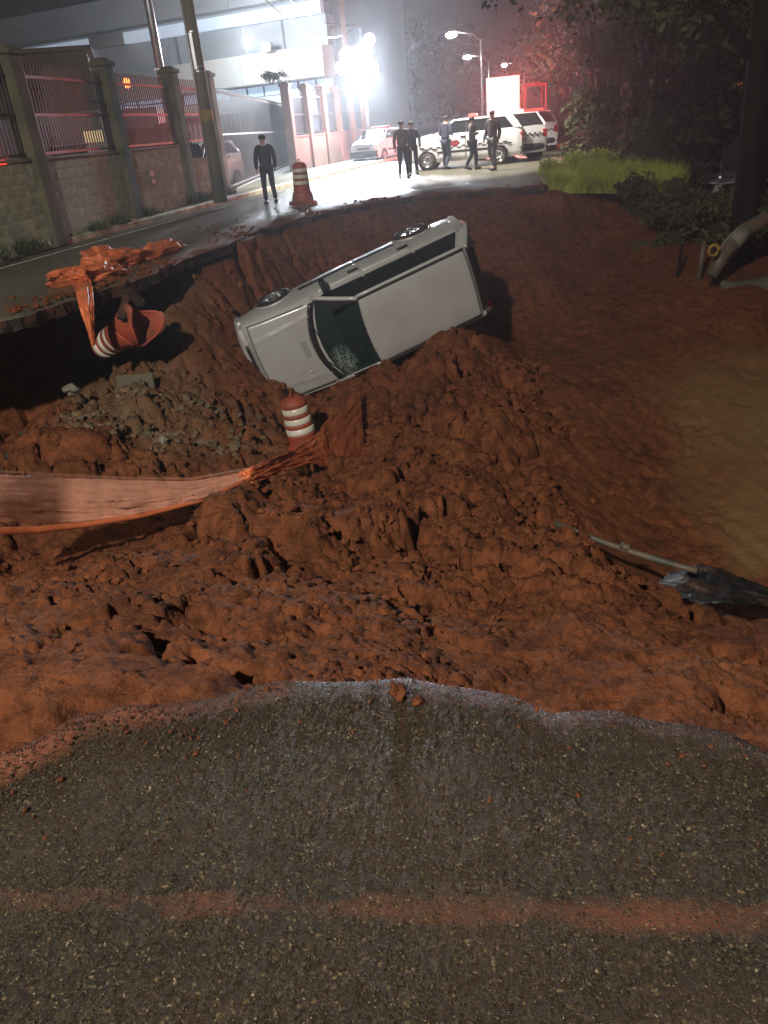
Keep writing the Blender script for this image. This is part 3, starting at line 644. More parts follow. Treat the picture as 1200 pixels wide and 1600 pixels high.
# ------------------------------------------------------------------ cars
def catmull(xs_, ys_, x):
    return float(np.interp(x, xs_, ys_))
class CarShape:
    def __init__(s, L=4.05, W=1.64, H=1.40, kind='wagon'):
        s.k = L / 4.05; s.kw = W / 1.64; s.H = H; s.kind = kind; hz = H / 1.40; s.hz = hz
        if kind == 'wagon':
            X = [-2.00, -1.95, -1.80, -1.2, 0, .78, 1.0, 1.6, 1.92, 1.99]
            Wd = [.70, .765, .79, .82, .825, .815, .81, .79, .745, .68]
            Zs = [.62, .86, .93, .95, .94, .93, .90, .80, .715, .60]
            Zc = [.66, .93, .95, .96, .96, .97, .955, .85, .745, .62]
            s.roof = (.12, -1.68); s.base = (.74, -1.93)
        else:   # tall hatchback
            X = [-2.02, -1.98, -1.85, -1.2, 0, .95, 1.15, 1.6, 1.90, 1.99]
            Wd = [.72, .79, .81, .83, .835, .82, .81, .79, .74, .66]
            Zs = [.70, .95, 1.0, 1.0, .98, .98, .95, .87, .76, .60]
            Zc = [.74, 1.0, 1.02, 1.02, 1.0, 1.02, 1.0, .92, .80, .62]
            s.roof = (.22, -1.62); s.base = (.92, -1.97)
        s.X, s.Wd, s.Zs, s.Zc = [np.array(q, float) for q in (X, Wd, Zs, Zc)]
        s.X *= s.k; s.Wd *= s.kw; s.Zs *= hz; s.Zc *= hz
        s.roof = (s.roof[0] * s.k, s.roof[1] * s.k); s.base = (s.base[0] * s.k, s.base[1] * s.k)
        s.zb = .24; s.wr = .29; s.wx = (1.25 * s.k, -1.22 * s.k); s.wz = .29
    def w(s, x): return float(np.interp(x, s.X, s.Wd))
    def zs(s, x): return float(np.interp(x, s.X, s.Zs))
    def zc(s, x): return float(np.interp(x, s.X, s.Zc))
    def prof(s, k): return float(np.interp(k, [0, .12, .45, .72, .9, 1], [.93, .985, 1.0, .985, .96, .93]))
    def side(s, x, z, sg, off=0.0):
        zs, zb = s.zs(x), s.zb; k = (z - zb) / (zs - zb); return Vector((x, sg * (s.w(x) * s.prof(min(1, max(0, k))) + off), z))
    def top(s, x, y, off=0.0):
        we = s.w(x) * .93; t = min(1, abs(y) / we); return Vector((x, y, s.zs(x) + .012 + (s.zc(x) - s.zs(x)) * (1 - t ** 2.6) + off))
    # greenhouse: t 0 at the belt .. 1 at the roof
    def ghw(s, t): return (.735 + (.575 - .735) * t) * s.kw
    def ghz(s, t): zb = s.zs(0) + .012; return zb + (s.H - .035 - zb) * t
    def ghx(s, front, t, y=0.0):
        b, r_ = (s.base[0], s.roof[0]) if front else (s.base[1], s.roof[1])
        bow = .20 * (1 - (y / (.72 * s.kw)) ** 2) if front else -.05 * (1 - (y / (.7 * s.kw)) ** 2)
        return b + (r_ - b) * t + bow * (1 - .55 * t)
def make_car(name, label, cat, paint, shape, hero=False, police=False, group=None, glass=None, siren=None):
    s = shape; root = thing(name, label, cat, group=group); T = lambda o: bevel(o, .004, 1)
    # body shell with wheel arches cut out
    xs_ = np.unique(np.concatenate([np.linspace(s.X[0], s.X[-1], 90 if hero else 56), s.X])); ks = [0, .06, .12, .2, .3, .4, .5, .6, .7, .8, .9, .96, 1]
    ts = [1, .9, .75, .5, .25, 0, -.25, -.5, -.75, -.9, -1]
    rows = []
    for x in xs_:
        row = []
        for k in ks: row.append(s.side(x, s.zb + (s.zs(x) - s.zb) * k, -1))
        for t in ts[::-1]: row.append(s.top(x, t * s.w(x) * .93 * .985))
        for k in ks[::-1]: row.append(s.side(x, s.zb + (s.zs(x) - s.zb) * k, 1))
        rows.append(row)
    m = MB(); m.grid(rows); nr = len(rows[0])
    def in_arch(f):
        c = sum((Vector(m.v[i]) for i in f), Vector()) / 4
        return abs(c.y) > .55 and any(math.hypot(c.x - wx, c.z - s.wz) < s.wr + .055 for wx in s.wx)
    m.f = [f for f in m.f if not in_arch(f)]
    m.f += [tuple(range(nr))[::-1], tuple(range((len(rows) - 1) * nr, len(rows) * nr))]
    body = m.build('body', paint, root, True); mm = body.modifiers.new('es', 'EDGE_SPLIT'); mm.split_angle = math.radians(38)
    # underbody
    m = MB(); m.box((0, 0, s.zb + .07), (s.X[-1] - s.X[0] - .2, 1.35 * s.kw, .12))
    for wx in s.wx:
        for sg in (-1, 1): m.lathe([(s.wr + .05, 0), (s.wr + .05, .30)], 20, Matrix.Translation((wx, sg * (.46 if sg < 0 else .46) - (0 if sg > 0 else .30) + (0 if sg < 0 else 0), s.wz)) @ Matrix.Rotation(-math.pi / 2, 4, 'X'))
    if hero:
        m.tube([(1.6, .2, .26), (.6, .25, .22), (-.6, .3, .23), (-1.5, .35, .22), (-1.9, .4, .24)], .035, 8); m.box((-1.22, 0, .27), (.09, 1.3, .09)); m.box((1.2, 0, .26), (.35, .6, .14))
    m.build('underbody', MT['under'], root)
    # sill and arch trims
    for sg in (-1, 1):
        for wx in s.wx:
            a = [(wx + (s.wr + .05) * math.cos(q), s.wz + (s.wr + .05) * math.sin(q)) for q in np.linspace(-.15, math.pi + .15, 20)]
            m = MB(); m.tube([s.side(x, max(z, s.zb + .01), sg, .003) for x, z in a], .014, 6); m.build('arch_trim', paint if hero else MT['black'], root, True)
        if hero or police:
            m = MB(); m.grid([[s.side(x, z, sg, .012) for z in (.52, .56, .60)] for x in np.linspace(s.wx[1] + s.wr + .1, s.wx[0] - s.wr - .1, 24)])
            solid(m.build('side_moulding', MT['black'], root), .012)
    # doors as slightly proud skins with a gap round them
    dx = [(s.base[0] - .12, -.12), (-.15, -.98)] if True else []
    for sg in (-1, 1):
        for (x0, x1) in dx:
            rows = []
            for x in np.linspace(x0, x1, 18):
                z0 = .30; z1 = s.zs(x) - .015
                if math.hypot(x - s.wx[1], 0) < s.wr + .09: z0 = s.wz + math.sqrt(max(0, (s.wr + .09) ** 2 - (x - s.wx[1]) ** 2))
                rows.append([s.side(x, z0 + (z1 - z0) * k, sg, .005) for k in np.linspace(0, 1, 12)])
            m = MB(); m.grid(rows); d = m.build('door', paint, root, True); solid(d, .006, -1)
            xh = x1 + .10; hm = MB(); c = s.side(xh, s.zs(xh) - .10, sg, .02); hm.box(c, (.15, .03, .035)); hm.box(c + Vector((0, sg * .01, -.005)), (.19, .012, .06))
            bevel(hm.build('door_handle', MT['black'], d), .006)
    # hood with its creases
    rows = []
    for i, tx in enumerate(np.linspace(0, 1, 26)):
        row = []
        for y in np.linspace(-.68, .68, 41) * s.kw:
            xe = s.ghx(True, 0, y) + .10; x = 1.90 * s.k - (.05 * (y / .7) ** 2) + (xe - 1.90 * s.k) * tx
            cr = .012 * math.exp(-((abs(y) - (.52 - .12 * (1 - tx)) * s.kw) / .016) ** 2) + .006 * float(sstep(.02, -.05, np.array([abs(y) - .50 * s.kw]))[0])
            row.append(s.top(x, y, .014 + cr))
        rows.append(row)
    m = MB(); m.grid(rows); hood = m.build('hood', paint, root, True); solid(hood, .02)
    if hero:
        for i in range(5):
            m = MB(); x = 1.12 + i * .020; p0, p1 = s.top(x, -.18, .034), s.top(x, .10, .034); m.tube([p0, (p0 + p1) / 2, p1], .0032, 5); m.build('vent_slot', MT['panel_dark'], hood)
        m = MB(); p = s.top(1.22, .36, .03); m.box(p, (.05, .035, .016)); m.box(p + Vector((-.01, .0, .012)), (.02, .02, .012)); bevel(m.build('washer_jet', MT['lens'], hood), .004)
    if hero:
        for sg in (-1, 1):
            m = MB(); m.tube([s.top(x, sg * .69, .012) for x in np.linspace(.92, 1.86, 14)], .006, 5); m.build('bonnet_seam', MT['black'], hood, True)
        m = MB(); m.tube([s.top(1.905 - .05 * (y / .7) ** 2, y, .008) for y in np.linspace(-.68, .68, 14)], .007, 5); m.build('bonnet_seam', MT['black'], hood, True)
    # cowl
    m = MB(); m.grid([[s.top(s.ghx(True, 0, y) + d, y, .010) for d in (.09, .05, .0)] for y in np.linspace(-.68, .68, 16) * s.kw]); solid(m.build('cowl', MT['black'], root, True), .01)
    # roof panel
    rf, rr = s.roof; rows = []
    for tx in np.linspace(0, 1, 24):
        row = []
        for y in np.linspace(-1, 1, 23) * s.ghw(1):
            xf = s.ghx(True, 1, y) - .01; xr = s.ghx(False, 1, y) + .0; x = xf + (xr - xf) * tx
            u_ = 1 - (y / s.ghw(1)) ** 4; v_ = 1 - (2 * tx - 1) ** 6
            row.append((x, y, s.ghz(1) + .035 * u_ * (.35 + .65 * v_)))
        rows.append(row)
    m = MB(); m.grid(rows); roof = m.build('roof', paint, root, True); solid(roof, .03)
    for sg in (-1, 1):
        m = MB(); m.tube([(s.ghx(True, 1, sg * s.ghw(1)) + .0 + (rr - rf) * t + .0, sg * (s.ghw(1) - .012), s.ghz(1) + .012) for t in np.linspace(.0, 1.0, 12)], .021 if hero else .013, 6)
        m.build('roof_strip', MT['black'], roof, True)
    if hero:
        m = MB(); m.tube([(rr + .045 - .02 * math.cos(y * 2.4), y, s.ghz(1) + .0365 * (1 - (y / s.ghw(1)) ** 4) + .001) for y in np.linspace(-.53, .53, 14)], .006, 5); m.build('tailgate_seam', MT['black'], roof, True)
    if police:
        lb = MB(); lb.box((-.35, 0, s.H + .06), (.26, 1.05 * s.kw, .10)); lo = bevel(lb.build('light_bar', siren or MT['redlens'], root), .02)
        b2 = MB(); b2.box((-.35, 0, s.H + .005), (.12, .9, .05)); b2.build('bar_mount', MT['black'], lo)
    # pillars
    def gp(front, t, y): return Vector((s.ghx(front, t, y), y, s.ghz(t)))
    for sg in (-1, 1):
        for front in (True, False):
            m = MB(); m.tube([gp(front, t, sg * (s.ghw(t) - .012)) + Vector((0, 0, -.01)) for t in np.linspace(-.06, 1, 8)], .035 if front else .045, 8); m.build('pillar', paint, root, True)
        # rail above the side windows, and the belt rail
        m = MB(); m.tube([(rf + (rr - rf) * t, sg * (s.ghw(.93)), s.ghz(.94)) for t in np.linspace(-.02, 1.03, 10)], .032, 8); m.build('window_rail', paint, root, True)
        # C/D pillar panel (wide, painted)
        m = MB(); xr0 = rr; m.grid([[(s.ghx(False, t, s.ghw(t)) * (1 - q) + (s.ghx(False, t, s.ghw(t)) + (.17 if hero else .24)) * q, sg * (s.ghw(t) + .006), s.ghz(t)) for q in (0, .5, 1)] for t in np.linspace(-.02, 1, 8)])
        solid(m.build('rear_pillar', paint, root, True), .02)
        for i_, (xa, xb) in enumerate([(.60, -.10), (-.14, -.98), (-1.02, -1.76 if hero else -1.70)]):
            rows = []
            for q in np.linspace(0, 1, 8):
                row = []
                for t in np.linspace(.03, .86, 6):
                    xf = s.ghx(True, t, s.ghw(t)) - .05; xa_ = min(xa * s.k, xf); xb_ = max(xb * s.k, s.ghx(False, t, s.ghw(t)) + .12)
                    row.append((xa_ + (xb_ - xa_) * q, sg * (s.ghw(t) - .010), s.ghz(t)))
                rows.append(row)
            m = MB(); m.grid(rows); m.build('side_window', MT['glass'], root, True)
        m = MB(); m.grid([[( (rf + .5) + (rr - rf - .7) * q, sg * (s.ghw(t) - .03), s.ghz(t)) for q in (0, 1)] for t in (-.02, 1)]); m.build('window_frame', MT['black'], root)
        # mirror
        p = gp(True, .08, sg * s.ghw(0)) + Vector((-.16, sg * .11, .05)); m = MB(); m.box(p + Vector((0, sg * .02, .02)), (.10, .22, .17), taper=.8); m.box(p + Vector((.02, -sg * .09, -.03)), (.05, .08, .04))
        bevel(m.build('mirror', MT['black'], root), .02)
    # windscreen and rear window
    for front, nm in ((True, 'windscreen'), (False, 'rear_window')):
        rows = [[Vector((s.ghx(front, t, yy_ * s.ghw(t)), yy_ * s.ghw(t) * .955, s.ghz(t) - .004)) for yy_ in np.linspace(-1, 1, 22)] for t in (np.linspace(.0, .985, 12) if front else np.linspace(.12, .9, 8))]
        m = MB(); m.grid(rows); gl = m.build(nm, (MT['wind_glass'] if hero and front else MT['glass']), root, True)
        ring = rows[0] + [r_[-1] for r_ in rows] + rows[-1][::-1] + [r_[0] for r_ in rows[::-1]]
        m = MB(); m.tube([p_ + Vector((.004 if front else -.004, 0, .004)) for p_ in ring], .013 if hero else .018, 6, False); m.build('window_seal', MT['black'], gl, True)
        if front and hero:
            for yb in (-.35, .25):
                m = MB(); a, b = Vector((s.ghx(True, 0, yb) + .03, yb, s.ghz(0) + .03)), Vector((s.ghx(True, .16, yb + .45) + .012, yb + .42, s.ghz(.16) + .012)); m.tube([a, (a + b) / 2 + Vector((.01, 0, .008)), b], [.010, .008, .005], 6)
                m.build('wiper', MT['black'], gl)
    if hero:
        m = MB(); m.box((.35, 0, .93), (.45, 1.3, .10)); m.box((-.45, 0, 1.02), (.5, 1.25, .25)); bevel(m.build('dashboard', MT['black'], root), .03)
        sw = MB(); cm = Matrix.Translation((.28, .35, 1.07)) @ Matrix.Rotation(math.radians(-62), 4, 'Y')
        ring = [cm @ Vector((.18 * math.cos(a), .18 * math.sin(a), 0)) for a in np.linspace(0, 2 * math.pi, 25)]; sw.tube(ring, .014, 6, False)
        for a in (0, 2.1, 4.2): sw.tube([cm @ Vector((0, 0, -.03)), cm @ Vector((.18 * math.cos(a), .18 * math.sin(a), 0))], .012, 5)
        sw.build('steering_wheel', MT['panel_dark'], root, True)
    # wheels
    for wx in s.wx:
        for sg in (-1, 1):
            mt_ = Matrix.Translation((wx, sg * (s.w(wx) - .155), s.wz)) @ Matrix.Rotation(-sg * math.pi / 2, 4, 'X')
            m = MB(); m.lathe([(.17, .02), (.185, -.01), (.24, -.02), (.277, .0), (.288, .04), (.29, .10), (.288, .14), (.275, .168), (.24, .18), (.19, .172), (.17, .15)], 28, mt_)
            wl = m.build('wheel', MT['rubber'], root, True)
            m = MB(); m.lathe([(.19, .166), (.185, .176), (.165, .150), (.15, .14), (.05, .165), (.04, .178), (.001, .18)], 28, mt_)
            for a in range(8):
                q = a * math.pi / 4; m.tube([mt_ @ Vector((.04 * math.cos(q), .04 * math.sin(q), .168)), mt_ @ Vector((.17 * math.cos(q), .17 * math.sin(q), .160))], [.022, .014], 6)
            m.build('rim', MT['rim'], wl, True)
    # front end
    xf = s.X[-1]; W_ = s.w(s.X[-2])
    for front in (1, -1):
        xe = (s.X[-1] if front > 0 else s.X[0]); we = s.w(s.X[-2] if front > 0 else s.X[1])
        m = MB(); pr = []
        for y in np.linspace(-1, 1, 21): pr.append((xe + front * (.05 - .10 * abs(y) ** 3), y * (we + .015), 0))
        m.grid([[(p_[0] - front * .05, p_[1], .30), (p_[0], p_[1], .33), (p_[0] + front * .015, p_[1], .42), (p_[0], p_[1], .53), (p_[0] - front * .05, p_[1], .55)] for p_ in pr])
        solid(m.build('bumper', MT['black'] if not hero else paint, root, True), .03)
    for sg in (-1, 1):
        m = MB(); yh = sg * .52 * s.kw; m.box((xf - .015, yh, .63 * s.hz), (.09, .30, .12), taper=.9); bevel(m.build('headlight', MT['lens'], root), .02)
        m = MB(); m.box((s.X[0] + .045, sg * (s.w(s.X[1]) - .10), .76 * s.hz), (.10, .17, .26)); bevel(m.build('taillight', MT['redlens'], root), .015)
    m = MB(); m.box((xf - .005, 0, .63 * s.hz), (.06, .70, .09)); g_ = bevel(m.build('grille', MT['black'], root), .01)
    m = MB(); m.box((s.X[0] - .015, 0, .62 * s.hz), (.012, .40, .13)); m.build('number_plate', MT['lens'], root)
    return root

def police_marks(root, s):
    """chequered band round the tail and sides, red emblem on the doors"""
    for k in range(14):
        for r_ in range(2):
            if (k + r_) % 2: continue
            m = MB(); y = -.65 + k * .10; m.box((s.X[0] - .012, y, .84 + .05 * r_), (.006, .099, .05)); m.build('chequer_square', MT['black'], root)
    for sg in (-1, 1):
        for k in range(22):
            for r_ in range(2):
                if (k + r_) % 2: continue
                x = -1.75 + k * .15
                m = MB(); m.grid([[s.side(xx, zz, sg, .014) for zz in (.66 + .05 * r_, .71 + .05 * r_)] for xx in (x, x + .15)]); m.build('chequer_square', MT['black'], root)
        m = MB(); c = [s.side(.30 + dx_, .84 + dz_, sg, .016) for dx_, dz_ in ((-.22, 0), (-.1, .10), (.12, .08), (.24, 0), (.1, -.09), (-.12, -.09))]; m.add(c, [(0, 1, 2, 3, 4, 5)]); m.build('door_emblem', MT['redpaint'], root)

# the silver estate car lying on its side in the pit
hs = CarShape(4.05, 1.64, 1.40, 'wagon')
wreck = make_car('crashed_car', 'silver estate car tipped on its side in the collapsed pit, roof towards the street', 'car', MT['silver'], hs, hero=True)
def rod(v):
    v = Vector(v); return Matrix.Rotation(v.length, 3, v.normalized())
B_ = Matrix(((-1, 0, 0), (0, 0, -1), (0, -1, 0)))
WM = (rod((0.121, -0.282, 0.238)) @ B_).to_4x4(); WM.translation = Vector((-0.142, 13.353, -1.078)); wreck.matrix_world = WM

# ------------------------------------------------------------------ things in the pit
def drum(name, label, M4, group='orange and white channelising drums'):
    root = thing(name, label, 'traffic drum', group=group)
    m = MB(); m.box((0, 0, .05), (.56, .56, .10), taper=.94); m.lathe([(.27, .10), (.265, .16), (.235, .30), (.225, .32)], 28)
    bevel(m.build('base', MT['drum'], root, False), .015)
    z = .32; r_ = .205; prof = [(.215, .31), (.205, .33)]
    m = MB(); m.lathe([(.215, .31), (.208, .33), (.200, .44), (.206, .45), (.206, .465), (.196, .47), (.190, .58), (.198, .59), (.198, .60), (.186, .61), (.180, .72), (.188, .73), (.188, .745), (.176, .75), (.170, .86), (.178, .87), (.176, .90), (.16, .94), (.11, .975), (.06, .985)], 28)
    m.build('barrel', MT['drum'], root, True)
    for k in range(3):
        z0 = .475 + .14 * k; ra = .1985 - .0095 * k
        m = MB(); m.lathe([(ra + .0015, z0 + .008), (ra + .004, z0 + .012), (ra - .005 + .004, z0 + .082), (ra - .008, z0 + .088)], 28); m.build('reflective_band', MT['band'], root, True)
    m = MB(); m.tube([(-.06, 0, .975), (-.055, 0, 1.03), (0, 0, 1.05), (.055, 0, 1.03), (.06, 0, .975)], .014, 8); m.build('handle', MT['drum'], root, True)
    root.matrix_world = M4; return root
def orient(loc, up, spin=0.0):
    q = Vector(up).normalized().to_track_quat('Z', 'Y').to_matrix().to_4x4(); return Matrix.Translation(Vector(loc)) @ q @ Matrix.Rotation(spin, 4, 'Z')
p = G(474, 321, .012); drum('traffic_drum', 'upright orange and white drum standing on the wet road above the pit', orient((p[0], p[1] + .1, .012), (0.02, 0, 1), .5))
p = AT(482, 712, 10.0); drum('traffic_drum', 'muddy drum with three white bands standing sunk in soil beside the car bonnet', orient((p[0], p[1], p[2] - .12), (-0.12, .05, 1), .3))
# torn drum lying below the slab edge: striped end down-left, split open base up-right
def torn_drum(loc, up):
    root = thing('traffic_drum', 'broken drum lying torn open under the edge of the asphalt', 'traffic drum', group='orange and white channelising drums')
    m = MB(); n = 28; rows = []
    for i, z in enumerate(np.linspace(0, .36, 8)):
        row = []
        for k in range(n + 1):
            a = 2 * math.pi * k / n; rag = .0
            r_ = .245 + .06 * ((z / .36)) + .03 * math.sin(3 * a + z * 6)
            zz = z * (0.72 + .40 * math.sin(a * 2 + .6) * (z / .36) + .10 * math.sin(5 * a))
            row.append((r_ * math.cos(a), r_ * math.sin(a) * .92, .52 + zz))
        rows.append(row)
    m.grid(rows); solid(m.build('torn_base', MT['drum'], root, True), .018)
    m = MB(); m.lathe([(.13, -.16), (.155, -.13), (.165, -.02), (.172, .0), (.178, .10), (.186, .11), (.19, .22), (.20, .23), (.205, .34), (.222, .40), (.24, .50), (.235, .52)], 28); m.build('barrel', MT['drum'], root, True)
    for k in range(3):
        z0 = -.10 + .135 * k; ra = .160 + .012 * k; m = MB(); m.lathe([(ra, z0), (ra + .007, z0 + .004), (ra + .016, z0 + .074), (ra + .01, z0 + .08)], 28); m.build('reflective_band', MT['band'], root, True)
    m = MB(); m.box((.30, .02, .80), (.10, .42, .05), Matrix.Rotation(.5, 3, 'Y')); m.box((.22, -.2, .86), (.30, .06, .12), Matrix.Rotation(-.3, 3, 'Y')); bevel(m.build('rubber_foot', MT['rubber'], root), .01)
    root.matrix_world = orient(loc, up, 2.2)
p = AT(166, 538, 10.9); torn_drum(p, (0.80, -.35, .42))

def cloth(name, rows, mat, parent=None, amp=0.03, fr=4.0, seed=1, thick=0.006):
    """rows: list of polylines (top to bottom) of world points; resampled, crumpled, with real thickness"""
    A = np.array(rows, float); a, b = A.shape[:2]
    na, nb = max(10, a * 10), max(40, b * 14)
    ii = np.linspace(0, a - 1, na); jj = np.linspace(0, b - 1, nb)
    t = np.stack([[np.interp(jj, np.arange(b), A[i, :, c]) for c in range(3)] for i in range(a)])
    G_ = np.stack([[np.interp(ii, np.arange(a), t[:, c, j]) for j in range(nb)] for c in range(3)])   # 3, nb, na
    P_ = np.transpose(G_, (2, 1, 0)).copy()
    # smooth
    for _ in range(6): P_[1:-1] = (P_[:-2] + P_[2:] + 2 * P_[1:-1]) / 4; P_[:, 1:-1] = (P_[:, :-2] + P_[:, 2:] + 2 * P_[:, 1:-1]) / 4
    u_, v_ = np.meshgrid(np.linspace(0, 1, nb), np.linspace(0, 1, na))
    f1 = fbm(u_ * fr * 2, v_ * fr * 1.5 * 3, 5, seed, .6) - .5; f2 = fbm(u_ * fr * 2.4 + 9, v_ * fr * 5, 5, seed + 5, .6) - .5
    P_[..., 2] += amp * 2 * f1; P_[..., 1] += amp * 2 * f2; P_[..., 0] += amp * f1 * .7
    m = MB(); m.grid([[tuple(P_[i, j]) for j in range(nb)] for i in range(na)]); o = m.build(name, mat, parent, True)
    uv = o.data.uv_layers.new(name='UVMap'); L = np.zeros(len(o.data.loops), int); o.data.loops.foreach_get('vertex_index', L)
    flat = np.stack([u_.ravel(), v_.ravel()], -1)[L]; uv.data.foreach_set('uv', flat.ravel()); solid(o, thick, 0); return o
# big safety net strung across the left of the pit, tied by the sunk drum
net_root = thing('safety_net', 'wet orange safety net sagging across the left of the pit', 'safety net')
top = [AT(-120, 738, 5.3), AT(0, 741, 5.8), AT(100, 745, 6.4), AT(200, 750, 6.7), AT(300, 752, 7.0), AT(388, 736, 7.2)]
mid = [AT(-120, 775, 5.2), AT(0, 778, 5.6), AT(100, 782, 6.25), AT(200, 781, 6.5), AT(300, 771, 6.85), AT(390, 742, 7.15)]
bot = [AT(-120, 812, 5.2), AT(0, 815, 5.6), AT(100, 818, 6.2), AT(200, 808, 6.45), AT(300, 786, 6.8), AT(392, 750, 7.1)]
cloth('net_sheet', [top, mid, bot], MT['net_wet'], net_root, .022, 5, 3)
m = MB(); m.tube([Vector(p_) + Vector((0, -.02, .03 + .004 * math.sin(i * 2))) for i, p_ in enumerate(top)], .016, 6); m.build('top_rope', MT['net_wet'], net_root, True)
m = MB(); m.tube([Vector(AT(u, v, y)) for u, v, y in ((-120, 826, 5.15), (0, 830, 5.55), (60, 828, 5.9), (130, 820, 6.15), (220, 806, 6.5), (310, 783, 6.85), (392, 748, 7.1))], [.03, .035, .035, .028, .025, .022, .02], 8); m.build('bottom_hem', MT['net_dense'], net_root, True)
cloth('tie_bunch', [[AT(372, 738, 7.2), AT(395, 728, 7.2), AT(440, 712, 7.9), AT(480, 690, 8.9), AT(505, 668, 9.6)], [AT(372, 746, 7.1), AT(392, 742, 7.1), AT(440, 722, 7.85), AT(485, 705, 8.8), AT(512, 690, 9.4)], [AT(378, 756, 7.1), AT(398, 755, 7.1), AT(440, 738, 7.75), AT(488, 722, 8.6), AT(516, 735, 9.0)]], MT['net_dense'], net_root, .035, 4, 9)
cloth('loose_end', [[AT(500, 668, 9.6), AT(530, 640, 10.1), AT(562, 605, 10.9)], [AT(505, 700, 9.3), AT(535, 680, 9.7), AT(566, 650, 10.3)], [AT(512, 738, 8.9), AT(540, 738, 9.0), AT(570, 715, 9.5)]], net_material('thin_brown_net', (0.36, 0.10, 0.04), 0.75), net_root, .05, 3, 12)
# net bunched along the slab edge, one length hanging into the hole
nb = thing('fallen_net', 'bunched bright orange net lying along the edge of the broken asphalt', 'safety net')
line = [(84, 441), (100, 434), (125, 430), (150, 428), (172, 416), (195, 413), (215, 404), (240, 400), (262, 391), (282, 386)]
def bunch(name, px, dv, r_, seed):
    pts_ = [Vector(G(u, v + dv, .05)) + Vector((0, 0, .06 * math.sin(i * 1.7 + seed))) for i, (u, v) in enumerate(px)]
    P_ = []; n = 40; L_ = len(pts_) * 14
    for i in range(L_):
        t = i / (L_ - 1) * (len(pts_) - 1); a = int(min(t, len(pts_) - 2)); c = pts_[a].lerp(pts_[a + 1], t - a); e = min(1, 5 * min(i, L_ - 1 - i) / L_ + .12)
        row = []
        for k in range(n + 1):
            q = 2 * math.pi * k / n; ns = mnoise.fractal(Vector((math.cos(q) * 1.6 + seed, math.sin(q) * 1.6, i * .17)), .75, 2, 5)
            rr = r_ * e * (1 + .75 * ns) * (1 + .35 * math.sin(i * .21 + seed)); row.append((c.x + rr * 1.35 * math.cos(q), c.y + rr * 1.3 * math.cos(q + .5), c.z + rr * .8 * math.sin(q)))
        P_.append(row)
    m = MB(); m.grid(P_); return m.build(name, MT['net_dense'], nb, True)
bunch('net_roll', line, 0, .15, 1); bunch('net_roll', [(u, v) for u, v in line[1:6]], 8, .12, 5); bunch('net_roll', [(u, v) for u, v in line[4:]], -2, .10, 8); bunch('net_roll', [(158, 412), (166, 402), (180, 405), (186, 414)], 0, .15, 11)
cloth('hanging_strip', [[G(112, 436, .06), G(118, 455, .04), AT(124, 482, 9.95), AT(134, 510, 9.95), AT(143, 538, 9.95)], [G(126, 434, .08), G(132, 453, .06), AT(136, 480, 9.85), AT(141, 510, 9.85), AT(146, 540, 9.9)], [G(140, 432, .06), G(144, 450, .04), AT(147, 478, 9.95), AT(148, 510, 9.95), AT(149, 538, 9.95)]], MT['net_dense'], nb, .03, 3, 21)
# pipe and black tarp at the right lip
pp = thing('steel_pipe', 'long muddy grey pipe bridging the lip of the soil on the right', 'pipe')
m = MB(); a, b = Vector(AT(868, 818, 6.35)), Vector(AT(1090, 892, 5.45)); m.tube([a.lerp(b, t) + Vector((0, 0, -.03 * math.sin(t * 3.1))) for t in np.linspace(0, 1, 10)], .028, 12); m.build('pipe_shaft', MT['pipe'], pp, True)
m = MB(); d_ = (b - a).normalized(); m.tube([a.lerp(b, .52) - d_ * .04, a.lerp(b, .52) + d_ * .04], .034, 12); m.build('pipe_collar', MT['pipe'], pp, True)
tp = thing('black_tarp', 'crumpled black plastic sheet lying over the end of the grey pipe', 'tarp')
cloth('tarp_sheet', [[AT(1050, 893, 6.1), AT(1085, 885, 6.0), AT(1125, 890, 5.9), AT(1165, 905, 5.8), AT(1215, 920, 5.7), AT(1300, 950, 5.5)], [AT(1030, 908, 5.75), AT(1070, 905, 5.6), AT(1110, 912, 5.5), AT(1150, 925, 5.4), AT(1215, 938, 5.4), AT(1300, 962, 5.3)], [AT(1028, 918, 5.6), AT(1055, 932, 5.4), AT(1095, 945, 5.2), AT(1140, 935, 5.2), AT(1215, 946, 5.3), AT(1300, 968, 5.2)]], MT['tarp'], tp, .055, 2.2, 31)

# ------------------------------------------------------------------ rubble, clods, stones
def rock_verts(seed, sub=1, rough=.35, flat=.8):
    bm_ = bmesh.new(); bmesh.ops.create_icosphere(bm_, subdivisions=sub, radius=1); V = []
    for v in bm_.verts:
        n_ = mnoise.noise(v.co * 1.3 + Vector((seed * 7.1, seed * 3.3, 0))) + .5 * mnoise.noise(v.co * 3.1 + Vector((seed, 0, 0)))
        V.append(np.array(v.co) * (1 + rough * n_) * np.array([1, 1, flat]))
    F_ = [tuple(v.index for v in f.verts) for f in bm_.faces]; bm_.free(); return np.array(V), np.array(F_)
PROT = [rock_verts(i, 2, .8, .75) for i in range(7)]; PSML = [rock_verts(i + 20, 1, .7, .75) for i in range(7)]
def rot_batch(n):
    q = RNG.normal(size=(n, 4)); q /= np.linalg.norm(q, axis=1)[:, None]; w_, x, y, z = q.T
    return np.stack([1 - 2 * (y * y + z * z), 2 * (x * y - z * w_), 2 * (x * z + y * w_), 2 * (x * y + z * w_), 1 - 2 * (x * x + z * z), 2 * (y * z - x * w_), 2 * (x * z - y * w_), 2 * (y * z + x * w_), 1 - 2 * (x * x + y * y)], -1).reshape(n, 3, 3)
